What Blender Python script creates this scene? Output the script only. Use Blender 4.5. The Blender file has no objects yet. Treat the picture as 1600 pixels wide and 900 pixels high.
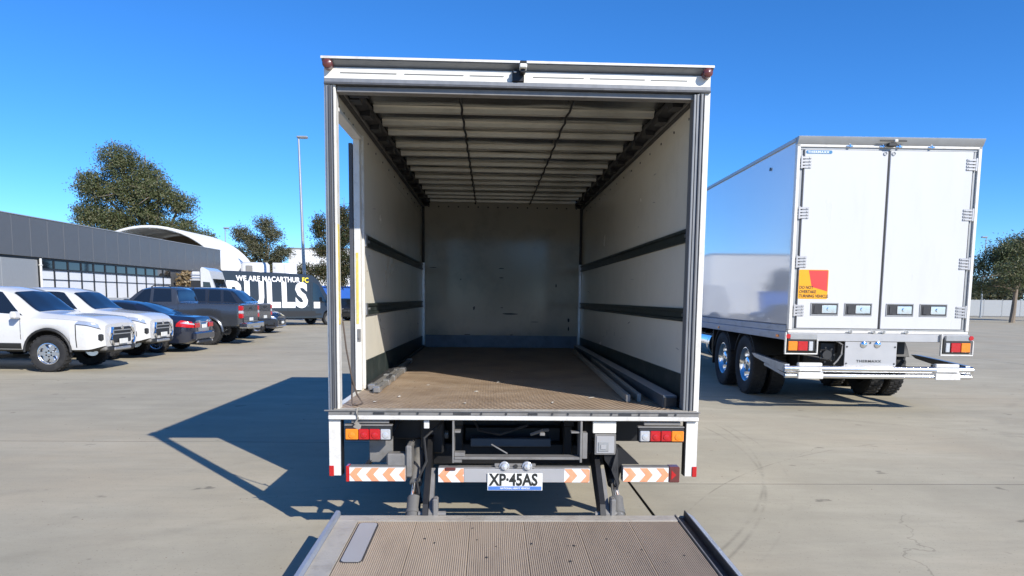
import bpy, bmesh, math, random
from mathutils import Vector, Matrix
S = bpy.context.scene
COL = S.collection
R = math.radians
random.seed(7)

# ------------------------------------------------------------------ camera, sky, sun, exposure
cam_d = bpy.data.cameras.new('camera')
cam = bpy.data.objects.new('camera', cam_d)
COL.objects.link(cam)
S.camera = cam
F_PX, PP_Y = 1150.0, 587.2
PITCH, ROLL, YAW = 0.1054, 0.0123, 0.0404
cam_d.sensor_fit = 'HORIZONTAL'
cam_d.sensor_width = 36.0
cam_d.lens = F_PX / 1600.0 * 36.0
cam_d.shift_x = (800.0 - 811.0) / 1600.0
cam_d.shift_y = (PP_Y - 450.0) / 1600.0
cam_d.clip_start = 0.05
cam_d.clip_end = 3000.0
_fw = Vector((math.sin(YAW) * math.cos(PITCH), math.cos(YAW) * math.cos(PITCH), -math.sin(PITCH)))
_rt = Vector((math.cos(YAW), -math.sin(YAW), 0.0))
_up = _rt.cross(_fw)
_r2 = _rt * math.cos(ROLL) + _up * math.sin(ROLL)
_u2 = _up * math.cos(ROLL) - _rt * math.sin(ROLL)
_m = Matrix((_r2, _u2, -_fw)).transposed().to_4x4()
_m.translation = Vector((-0.1775, -4.9306, 1.6612))
cam.matrix_world = _m

SUN_DIR = Vector((0.9345, -1.2154, 1.0)).normalized()      # towards the sun
SUN_EL = math.asin(SUN_DIR.z)
SUN_AZ = math.atan2(SUN_DIR.x, SUN_DIR.y)
world = bpy.data.worlds.new('World')
S.world = world
world.use_nodes = True
wn, wl = world.node_tree.nodes, world.node_tree.links
wn.clear()
w_out = wn.new('ShaderNodeOutputWorld')
w_bg = wn.new('ShaderNodeBackground')
w_sky = wn.new('ShaderNodeTexSky')
w_hs = wn.new('ShaderNodeHueSaturation')
w_sky.sky_type = 'NISHITA'
w_sky.sun_disc = False
w_sky.sun_elevation = SUN_EL
w_sky.sun_rotation = SUN_AZ
w_sky.air_density = 0.72
w_sky.dust_density = 0.0
w_sky.ozone_density = 10.0
w_sky.altitude = 60.0
w_hs.inputs['Saturation'].default_value = 1.1
w_bg.inputs['Strength'].default_value = 0.15
wl.new(w_sky.outputs[0], w_hs.inputs['Color'])
wl.new(w_hs.outputs[0], w_bg.inputs['Color'])
wl.new(w_bg.outputs[0], w_out.inputs['Surface'])

sun_d = bpy.data.lights.new('sun', 'SUN')
sun_d.energy = 4.3
sun_d.angle = R(0.5)
sun_d.color = (1.0, 0.95, 0.87)
sun = bpy.data.objects.new('sun', sun_d)
sun.rotation_euler = SUN_DIR.to_track_quat('Z', 'Y').to_euler()
sun.location = (20, -26, 21)
COL.objects.link(sun)

S.view_settings.view_transform = 'Standard'
S.view_settings.look = 'None'
S.view_settings.exposure = 0.5
S.view_settings.gamma = 1.0
S.cycles.max_bounces = 8
S.cycles.diffuse_bounces = 5
S.cycles.glossy_bounces = 4

# ------------------------------------------------------------------ materials
def N(nt, typ, **kw):
    n = nt.nodes.new(typ)
    for k, v in kw.items():
        setattr(n, k, v)
    return n

def mat(name, col, rough=0.5, metal=0.0, var=0.12, scale=5.0, bump=0.0, bscale=80.0, coat=0.0, spec=0.5,
        stretch=(1, 1, 1), dirt=None, dirt_amt=0.0, dirt_scale=3.0, rvar=0.08, emit=None, alpha=None):
    m = bpy.data.materials.new(name)
    m.use_nodes = True
    nt = m.node_tree
    b = nt.nodes['Principled BSDF']
    tc = N(nt, 'ShaderNodeTexCoord')
    mp = N(nt, 'ShaderNodeMapping')
    mp.inputs['Scale'].default_value = stretch
    nt.links.new(tc.outputs['Object'], mp.inputs['Vector'])
    no = N(nt, 'ShaderNodeTexNoise')
    no.inputs['Scale'].default_value = scale
    no.inputs['Detail'].default_value = 6
    nt.links.new(mp.outputs[0], no.inputs['Vector'])
    mix = N(nt, 'ShaderNodeMix', data_type='RGBA')
    c = Vector(col[:3])
    mix.inputs[6].default_value = tuple(max(0, x * (1 - var)) for x in c) + (1,)
    mix.inputs[7].default_value = tuple(min(1, x * (1 + var)) for x in c) + (1,)
    nt.links.new(no.outputs[0], mix.inputs[0])
    out = mix.outputs[2]
    if dirt is not None:
        n2 = N(nt, 'ShaderNodeTexNoise')
        n2.inputs['Scale'].default_value = dirt_scale
        n2.inputs['Detail'].default_value = 9
        n2.inputs['Roughness'].default_value = 0.68
        nt.links.new(mp.outputs[0], n2.inputs['Vector'])
        rp = N(nt, 'ShaderNodeValToRGB')
        rp.color_ramp.elements[0].position = 0.5
        rp.color_ramp.elements[1].position = 0.72
        nt.links.new(n2.outputs[0], rp.inputs[0])
        ml = N(nt, 'ShaderNodeMath', operation='MULTIPLY')
        ml.inputs[1].default_value = dirt_amt
        nt.links.new(rp.outputs[0], ml.inputs[0])
        m2 = N(nt, 'ShaderNodeMix', data_type='RGBA')
        m2.inputs[7].default_value = tuple(dirt[:3]) + (1,)
        nt.links.new(ml.outputs[0], m2.inputs[0])
        nt.links.new(out, m2.inputs[6])
        out = m2.outputs[2]
    nt.links.new(out, b.inputs['Base Color'])
    b.inputs['Metallic'].default_value = metal
    b.inputs['Specular IOR Level'].default_value = spec
    mr = N(nt, 'ShaderNodeMapRange')
    mr.inputs[3].default_value = max(0.02, rough - rvar)
    mr.inputs[4].default_value = min(1, rough + rvar)
    nt.links.new(no.outputs[0], mr.inputs[0])
    nt.links.new(mr.outputs[0], b.inputs['Roughness'])
    if coat:
        b.inputs['Coat Weight'].default_value = coat
        b.inputs['Coat Roughness'].default_value = 0.04
    if bump:
        nb = N(nt, 'ShaderNodeTexNoise')
        nb.inputs['Scale'].default_value = bscale
        nb.inputs['Detail'].default_value = 4
        nt.links.new(mp.outputs[0], nb.inputs['Vector'])
        bp = N(nt, 'ShaderNodeBump')
        bp.inputs['Strength'].default_value = bump
        bp.inputs['Distance'].default_value = 0.01
        nt.links.new(nb.outputs[0], bp.inputs['Height'])
        nt.links.new(bp.outputs[0], b.inputs['Normal'])
    return m

M = {}
M['white_body'] = mat('white_body', (.74, .73, .69), .38, var=.05, dirt=(.45, .42, .36), dirt_amt=.35, dirt_scale=4)
M['cream_header'] = mat('cream_header', (.78, .76, .68), .42, var=.06, dirt=(.5, .46, .38), dirt_amt=.4, dirt_scale=7)
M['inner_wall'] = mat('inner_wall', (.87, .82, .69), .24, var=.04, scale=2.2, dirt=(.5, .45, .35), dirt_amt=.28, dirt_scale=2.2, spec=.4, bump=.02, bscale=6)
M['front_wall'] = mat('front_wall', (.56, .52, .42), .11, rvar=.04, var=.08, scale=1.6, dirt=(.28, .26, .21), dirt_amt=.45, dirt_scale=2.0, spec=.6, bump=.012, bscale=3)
M['kick'] = mat('kick_panel', (.03, .042, .04), .45, var=.3, scale=9, dirt=(.16, .16, .14), dirt_amt=.35, dirt_scale=6)
M['kick_blue'] = mat('kick_blue', (.17, .22, .3), .35, var=.2, scale=8, dirt=(.08, .08, .08), dirt_amt=.5, dirt_scale=5)
M['rail_green'] = mat('rail_green', (.025, .034, .03), .4, var=.25, scale=12, dirt=(.14, .14, .12), dirt_amt=.25, dirt_scale=12)
M['alu'] = mat('alu', (.62, .63, .64), .33, metal=.85, var=.1, scale=14, dirt=(.3, .29, .27), dirt_amt=.4, dirt_scale=9)
M['alu_bright'] = mat('alu_bright', (.82, .83, .85), .2, metal=1., var=.06, scale=20)
M['galv'] = mat('galv', (.3, .3, .28), .24, metal=.85, var=.25, scale=3.0, bump=.6, bscale=2.6, stretch=(.5, 2.2, 1), dirt=(.08, .075, .06), dirt_amt=.6, dirt_scale=4)
M['galv_rib'] = mat('galv_rib', (.6, .58, .5), .36, metal=.4, var=.22, scale=5, bump=.3, bscale=7, stretch=(.5, 2, 1), dirt=(.22, .2, .16), dirt_amt=.4, dirt_scale=6)
M['dark_steel'] = mat('dark_steel', (.035, .036, .038), .5, var=.3, scale=10, bump=.1, dirt=(.12, .11, .1), dirt_amt=.3, dirt_scale=8)
M['black_paint'] = mat('black_paint', (.008, .008, .009), .5, var=.3, scale=10, dirt=(.03, .028, .025), dirt_amt=.3, dirt_scale=8)
M['grey_steel'] = mat('grey_steel', (.24, .23, .215), .5, metal=.3, var=.2, scale=12, dirt=(.1, .09, .08), dirt_amt=.4, dirt_scale=10)
M['blue_steel'] = mat('blue_steel', (.075, .088, .1), .5, var=.2, scale=12, dirt=(.05, .05, .05), dirt_amt=.5)
M['seal'] = mat('seal_rubber', (.07, .073, .08), .55, var=.2, scale=20, dirt=(.2, .2, .2), dirt_amt=.4, dirt_scale=15, stretch=(1, 1, .2))
M['seal_grey'] = mat('seal_grey', (.24, .245, .25), .45, metal=.3, var=.15, scale=20, dirt=(.12, .12, .12), dirt_amt=.35, dirt_scale=14, stretch=(1, 1, .25))
M['rubber'] = mat('rubber', (.018, .018, .019), .78, var=.25, scale=14, dirt=(.09, .085, .075), dirt_amt=.35, dirt_scale=6, bump=.1)
M['yellow_tape'] = mat('yellow_tape', (.72, .56, .12), .5, var=.2, scale=20, dirt=(.7, .66, .55), dirt_amt=.7, dirt_scale=14)
M['orange_reflect'] = mat('orange_reflect', (.84, .33, .17), .35, var=.08, scale=30, dirt=(.75, .5, .36), dirt_amt=.4, dirt_scale=12)
M['white_reflect'] = mat('white_reflect', (.8, .8, .78), .35, var=.06, scale=30, dirt=(.55, .52, .46), dirt_amt=.35, dirt_scale=12)
M['red_lens'] = mat('red_lens', (.48, .012, .014), .16, var=.15, scale=40, coat=.6, bump=.12, bscale=120)
M['amber_lens'] = mat('amber_lens', (.85, .24, .015), .16, var=.12, scale=40, coat=.6, bump=.12, bscale=120)
M['clear_lens'] = mat('clear_lens', (.62, .63, .64), .14, metal=.35, var=.12, scale=40, coat=.6, bump=.15, bscale=120)
M['maroon_lens'] = mat('maroon_lens', (.13, .035, .03), .3, var=.2, scale=30, coat=.3)
M['plate_white'] = mat('plate_white', (.78, .78, .73), .35, var=.05, scale=30, dirt=(.5, .48, .42), dirt_amt=.35, dirt_scale=14)
M['plate_blue'] = mat('plate_blue', (.08, .2, .55), .35, var=.08, scale=30)
M['ink'] = mat('ink_black', (.02, .022, .02), .5, var=.1)
M['ink_white'] = mat('ink_white', (.82, .82, .82), .45, var=.04)
M['ink_yellow'] = mat('ink_yellow', (.85, .68, .06), .45, var=.04)
M['tread_strip'] = mat('tread_strip', (.46, .42, .35), .45, metal=.2, var=.14, scale=9, bump=.3, bscale=40, dirt=(.2, .16, .12), dirt_amt=.55, dirt_scale=5)
M['deck_plank'] = mat('deck_plank', (.45, .365, .275), .55, metal=.1, var=.16, scale=6, dirt=(.2, .155, .12), dirt_amt=.5, dirt_scale=3, stretch=(2.2, .35, 1))
M['rail_blue'] = mat('rail_blue', (.34, .38, .46), .4, metal=.45, var=.2, scale=8, dirt=(.15, .15, .16), dirt_amt=.5, dirt_scale=10, stretch=(1, .3, 1))
M['timber_grey'] = mat('timber_grey', (.3, .28, .24), .6, var=.2, scale=8, stretch=(1, .15, 1), dirt=(.14, .12, .1), dirt_amt=.4)
M['boot_grey'] = mat('boot_grey', (.13, .125, .115), .6, var=.2, scale=12, dirt=(.05, .045, .04), dirt_amt=.5, dirt_scale=10)
M['cord'] = mat('cord_brown', (.1, .075, .06), .7, var=.2)
M['paper'] = mat('paper', (.62, .58, .5), .8, var=.15, scale=30)
M['gelcoat'] = mat('gelcoat', (.66, .67, .69), .06, var=.015, scale=1.2, bump=.012, bscale=2.2, coat=1.0, spec=.7, rvar=.02)
M['trailer_door'] = mat('trailer_door', (.6, .6, .595), .3, var=.02, scale=1.5, spec=.45, dirt=(.46, .45, .42), dirt_amt=.22, dirt_scale=1.6, stretch=(2, 1, .35), bump=.03, bscale=2)
M['frame_grey'] = mat('frame_grey', (.35, .355, .35), .45, metal=.3, var=.1, scale=10)
M['frame_white'] = mat('frame_white', (.7, .685, .635), .4, var=.05, scale=10, dirt=(.36, .31, .25), dirt_amt=.5, dirt_scale=11, bump=.08)
M['chrome'] = mat('chrome', (.86, .87, .88), .1, metal=1., var=.03, scale=10)
M['sticker_yellow'] = mat('sticker_yellow', (.84, .37, .01), .35, var=.04)
M['sticker_red'] = mat('sticker_red', (.78, .06, .05), .35, var=.04)
M['badge_blue'] = mat('badge_blue', (.05, .2, .38), .35, var=.05)
M['panel_silver'] = mat('panel_silver', (.46, .455, .45), .45, metal=.35, var=.06, scale=6)
# cars
M['paint_white'] = mat('paint_white', (.62, .62, .61), .25, var=.03, coat=.8, scale=2, dirt=(.42, .4, .36), dirt_amt=.25, dirt_scale=5)
M['paint_navy'] = mat('paint_navy', (.012, .016, .03), .18, var=.1, coat=1, scale=2, spec=.6)
M['paint_grey'] = mat('paint_grey', (.075, .083, .095), .26, metal=.5, var=.06, coat=1, scale=2)
M['paint_dark'] = mat('paint_dark', (.03, .035, .045), .24, metal=.3, var=.08, coat=1, scale=2)
M['paint_black'] = mat('paint_black', (.012, .013, .016), .16, var=.08, coat=1, scale=2)
M['van_black'] = mat('van_black', (.022, .024, .028), .32, var=.08, coat=.5, scale=2)
M['plastic'] = mat('plastic_black', (.02, .021, .022), .55, var=.15, scale=8, bump=.05)
M['underbody'] = mat('underbody', (.01, .01, .01), .8, var=.2)
M['glass_dark'] = mat('glass_dark', (.01, .014, .02), .05, var=.05, coat=.4, spec=.7, rvar=.02)
M['headlamp'] = mat('headlamp_clear', (.55, .57, .6), .1, metal=.5, var=.15, scale=20, coat=1)
# buildings, plants
M['cladding'] = mat('cladding', (.13, .132, .135), .45, metal=.25, var=.06, scale=1.2, dirt=(.1, .1, .1), dirt_amt=.25)
M['white_wall'] = mat('white_wall', (.76, .76, .74), .6, var=.04, scale=.6)
M['membrane'] = mat('membrane', (.8, .79, .76), .55, var=.05, scale=.5, dirt=(.6, .56, .5), dirt_amt=.35, dirt_scale=.6)
M['brown_lining'] = mat('brown_lining', (.2, .14, .08), .7, var=.25, scale=2)
M['blind'] = mat('blind_white', (.72, .73, .74), .6, var=.05, scale=3)
M['frame_black'] = mat('frame_black', (.02, .022, .025), .45, var=.1)
M['pole'] = mat('pole_galv', (.42, .43, .43), .42, metal=.6, var=.08, scale=3)
M['bark'] = mat('bark', (.2, .16, .12), .85, var=.3, scale=3, bump=.6, bscale=12, stretch=(1, 1, .3))
M['skip_blue'] = mat('skip_blue', (.03, .13, .5), .45, var=.12, scale=3)

def leaf_mat(name, cols):
    m = bpy.data.materials.new(name)
    m.use_nodes = True
    nt = m.node_tree
    b = nt.nodes['Principled BSDF']
    ge = N(nt, 'ShaderNodeNewGeometry')
    rp = N(nt, 'ShaderNodeValToRGB')
    el = rp.color_ramp.elements
    el[0].color = cols[0] + (1,)
    el[1].color = cols[-1] + (1,)
    for i, c in enumerate(cols[1:-1]):
        e = el.new((i + 1) / (len(cols) - 1))
        e.color = c + (1,)
    nt.links.new(ge.outputs['Random Per Island'], rp.inputs[0])
    nt.links.new(rp.outputs[0], b.inputs['Base Color'])
    b.inputs['Roughness'].default_value = .5
    b.inputs['Specular IOR Level'].default_value = .35
    tr_ = N(nt, 'ShaderNodeBsdfTranslucent')
    nt.links.new(rp.outputs[0], tr_.inputs['Color'])
    ms = N(nt, 'ShaderNodeMixShader'); ms.inputs[0].default_value = .15
    nt.links.new(b.outputs[0], ms.inputs[1]); nt.links.new(tr_.outputs[0], ms.inputs[2])
    nt.links.new(ms.outputs[0], nt.nodes['Material Output'].inputs['Surface'])
    return m
M['leaf_gum'] = leaf_mat('leaf_gum', [(.055, .078, .024), (.095, .115, .045), (.13, .14, .065), (.17, .15, .08)])
M['leaf_mid'] = leaf_mat('leaf_mid', [(.07, .08, .035), (.11, .11, .06), (.15, .14, .09)])
M['leaf_dark'] = leaf_mat('leaf_dark', [(.025, .045, .015), (.05, .06, .025), (.12, .075, .03)])
M['leaf_dry'] = leaf_mat('leaf_dry', [(.16, .12, .06), (.24, .17, .08), (.2, .13, .07), (.3, .24, .15)])

# floor of the cargo body: brown anti-slip ply with a raised tread
def tread_floor():
    m = mat('tread_floor', (.41, .3, .2), .5, var=.2, scale=5, dirt=(.44, .37, .29), dirt_amt=.5, dirt_scale=5)
    nt = m.node_tree
    b = nt.nodes['Principled BSDF']
    tc = N(nt, 'ShaderNodeTexCoord')
    sx = N(nt, 'ShaderNodeSeparateXYZ')
    nt.links.new(tc.outputs['Object'], sx.inputs[0])
    def wave(sock, f):
        a = N(nt, 'ShaderNodeMath', operation='MULTIPLY'); a.inputs[1].default_value = f
        s = N(nt, 'ShaderNodeMath', operation='SINE')
        nt.links.new(sock, a.inputs[0]); nt.links.new(a.outputs[0], s.inputs[0])
        return s.outputs[0]
    p = N(nt, 'ShaderNodeMath', operation='MULTIPLY')
    nt.links.new(wave(sx.outputs[0], 150.0), p.inputs[0])
    nt.links.new(wave(sx.outputs[1], 95.0), p.inputs[1])
    bp = N(nt, 'ShaderNodeBump')
    bp.inputs['Strength'].default_value = .8
    bp.inputs['Distance'].default_value = .008
    nt.links.new(p.outputs[0], bp.inputs['Height'])
    nt.links.new(bp.outputs[0], b.inputs['Normal'])
    mr = N(nt, 'ShaderNodeMapRange'); mr.inputs[1].default_value = -.6; mr.inputs[2].default_value = .8; mr.inputs[3].default_value = .72; mr.inputs[4].default_value = 1.25
    nt.links.new(p.outputs[0], mr.inputs[0])
    src = b.inputs['Base Color'].links[0].from_socket
    mx = N(nt, 'ShaderNodeMix', data_type='RGBA', blend_type='MULTIPLY'); mx.inputs[0].default_value = 1
    nt.links.new(src, mx.inputs[6]); nt.links.new(mr.outputs[0], mx.inputs[7]); nt.links.new(mx.outputs[2], b.inputs['Base Color'])
    # footpath of rust and grime down the middle
    n2 = N(nt, 'ShaderNodeTexNoise'); n2.inputs['Scale'].default_value = 2.2; n2.inputs['Detail'].default_value = 9; n2.inputs['Roughness'].default_value = .7
    nt.links.new(tc.outputs['Object'], n2.inputs['Vector'])
    rp = N(nt, 'ShaderNodeValToRGB'); rp.color_ramp.elements[0].position = .42; rp.color_ramp.elements[1].position = .66
    nt.links.new(n2.outputs[0], rp.inputs[0])
    m3 = N(nt, 'ShaderNodeMix', data_type='RGBA'); m3.inputs[7].default_value = (.13, .08, .05, 1)
    ml = N(nt, 'ShaderNodeMath', operation='MULTIPLY'); ml.inputs[1].default_value = .45
    nt.links.new(rp.outputs[0], ml.inputs[0]); nt.links.new(ml.outputs[0], m3.inputs[0]); nt.links.new(mx.outputs[2], m3.inputs[6]); nt.links.new(m3.outputs[2], b.inputs['Base Color'])
    return m
M['tread_floor'] = tread_floor()

def concrete_mat(name, base, slabby=True):
    m = bpy.data.materials.new(name)
    m.use_nodes = True
    nt = m.node_tree
    L = nt.links.new
    b = nt.nodes['Principled BSDF']
    ge = N(nt, 'ShaderNodeNewGeometry')
    pos = ge.outputs['Position']
    def noise(scale, detail=6, rough=.6, vec=pos, stretch=None):
        if stretch:
            mp = N(nt, 'ShaderNodeMapping'); mp.inputs['Scale'].default_value = stretch
            L(vec, mp.inputs[0]); vec = mp.outputs[0]
        n = N(nt, 'ShaderNodeTexNoise')
        n.inputs['Scale'].default_value = scale; n.inputs['Detail'].default_value = detail
        n.inputs['Roughness'].default_value = rough
        L(vec, n.inputs['Vector'])
        return n.outputs[0]
    def ramp(sock, a, b_, c0=(0, 0, 0, 1), c1=(1, 1, 1, 1)):
        r = N(nt, 'ShaderNodeValToRGB')
        r.color_ramp.elements[0].position = a; r.color_ramp.elements[1].position = b_
        r.color_ramp.elements[0].color = c0; r.color_ramp.elements[1].color = c1
        L(sock, r.inputs[0]); return r.outputs[0]
    def mixc(fac, a, c, mode='MIX'):
        x = N(nt, 'ShaderNodeMix', data_type='RGBA', blend_type=mode)
        if isinstance(fac, float): x.inputs[0].default_value = fac
        else: L(fac, x.inputs[0])
        for s, v in ((6, a), (7, c)):
            if isinstance(v, tuple): x.inputs[s].default_value = v + (1,)
            else: L(v, x.inputs[s])
        return x.outputs[2]
    def math_(op, a, c=None):
        x = N(nt, 'ShaderNodeMath', operation=op)
        for i, v in enumerate((a, c)):
            if v is None: continue
            if isinstance(v, (int, float)): x.inputs[i].default_value = v
            else: L(v, x.inputs[i])
        return x.outputs[0]
    B = Vector(base)
    lo, hi = tuple(B * .9), tuple(B * 1.07)
    c = mixc(ramp(noise(.5, 7, .65), .32, .68), tuple(B * .8), tuple(B * 1.12))
    c = mixc(math_('MULTIPLY', ramp(noise(.22, 4, .6), .45, .65), .5), c, (B[0] * 1.06, B[1] * .97, B[2] * .9))
    c = mixc(math_('MULTIPLY', ramp(noise(.9, 6, .7, stretch=(.25, 2.2, 1)), .5, .7), .5), c, (B[0] * .78, B[1] * .8, B[2] * .82))
    c = mixc(ramp(noise(2.2, 8, .7, stretch=(.35, 1.4, 1)), .45, .8), c, tuple(B * .82))     # drag streaks across
    oi = N(nt, 'ShaderNodeObjectInfo')
    if slabby:
        t = N(nt, 'ShaderNodeMapRange'); t.inputs[3].default_value = .95; t.inputs[4].default_value = 1.04
        L(oi.outputs['Random'], t.inputs[0])
        c = mixc(1.0, c, t.outputs[0], 'MULTIPLY')
    c = mixc(math_('MULTIPLY', ramp(noise(26, 4, .7), .58, .75), .35), c, tuple(B * .72))     # grain
    c = mixc(math_('MULTIPLY', ramp(noise(120, 2, .6), .5, .7), .2), c, tuple(B * 1.2))
    # oil drops and stains
    c = mixc(math_('MULTIPLY', ramp(noise(1.1, 10, .75), .64, .74), .45), c, tuple(B * .5))
    c = mixc(math_('MULTIPLY', ramp(noise(3.2, 3, .5), .70, .74), .65), c, tuple(B * .32))
    # hairline cracks
    vo = N(nt, 'ShaderNodeTexVoronoi', feature='DISTANCE_TO_EDGE')
    vo.inputs['Scale'].default_value = .24
    dn = N(nt, 'ShaderNodeTexNoise'); dn.inputs['Scale'].default_value = 1.6; dn.inputs['Detail'].default_value = 5
    L(pos, dn.inputs['Vector'])
    va = N(nt, 'ShaderNodeVectorMath', operation='MULTIPLY_ADD')
    va.inputs[1].default_value = (.9, .9, 0)
    L(dn.outputs['Color'], va.inputs[0]); L(pos, va.inputs[2])
    L(va.outputs[0], vo.inputs['Vector'])
    ck = math_('LESS_THAN', vo.outputs['Distance'], .0009)
    ck = math_('MULTIPLY', ck, ramp(noise(.55, 3), .5, .6))
    c = mixc(math_('MULTIPLY', ck, .4), c, tuple(B * .4))
    # tyre scrub arcs
    sp = N(nt, 'ShaderNodeSeparateXYZ'); L(pos, sp.inputs[0])
    def arc(cx, cy, r, w, strength, c):
        dx = math_('SUBTRACT', sp.outputs[0], cx); dy = math_('SUBTRACT', sp.outputs[1], cy)
        d = math_('SQRT', math_('ADD', math_('MULTIPLY', dx, dx), math_('MULTIPLY', dy, dy)))
        d = math_('ABSOLUTE', math_('SUBTRACT', d, r))
        band = math_('SUBTRACT', 1.0, math_('MINIMUM', math_('DIVIDE', d, w), 1.0))
        br = ramp(noise(1.1, 6, .75), .44, .6)
        return mixc(math_('MULTIPLY', math_('MULTIPLY', band, br), strength), c, tuple(B * .42))
    for a in ((6.945, -2.311, 6.30, .012, .75), (-5.245, 4.479, 8.12, .022, .5), (-4.468, 3.753, 7.155, .022, .5), (-4.9, 4.1, 7.9, .02, .25),
              (-9, 9, 9.2, .1, .25), (-9, 9, 11.0, .12, .25), (12, 16, 13.0, .12, .25), (12, 16, 15.2, .12, .22), (-3, 24, 7.5, .14, .25), (20, -4, 14.0, .12, .22), (20, -4, 15.8, .12, .2)):
        c = arc(*a, c)
    # pale slurry runs, grit
    c = mixc(math_('MULTIPLY', ramp(noise(.7, 8, .72, stretch=(.5, 1.6, 1)), .52, .7), .45), c, (B[0] * 1.16, B[1] * 1.17, B[2] * 1.2))
    c = mixc(math_('MULTIPLY', ramp(noise(60, 2, .5), .66, .7), .6), c, tuple(B * .5))
    c = mixc(math_('MULTIPLY', ramp(noise(9, 6, .75), .56, .72), .3), c, tuple(B * .68))
    L(c, b.inputs['Base Color'])
    b.inputs['Roughness'].default_value = .82
    b.inputs['Specular IOR Level'].default_value = .3
    bp = N(nt, 'ShaderNodeBump'); bp.inputs['Strength'].default_value = .25; bp.inputs['Distance'].default_value = .004
    L(noise(90, 6, .7), bp.inputs['Height'])
    L(bp.outputs[0], b.inputs['Normal'])
    return m
M['concrete'] = concrete_mat('concrete', (.405, .364, .272))
M['joint'] = mat('joint_fill', (.075, .07, .06), .9, var=.2)

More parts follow.
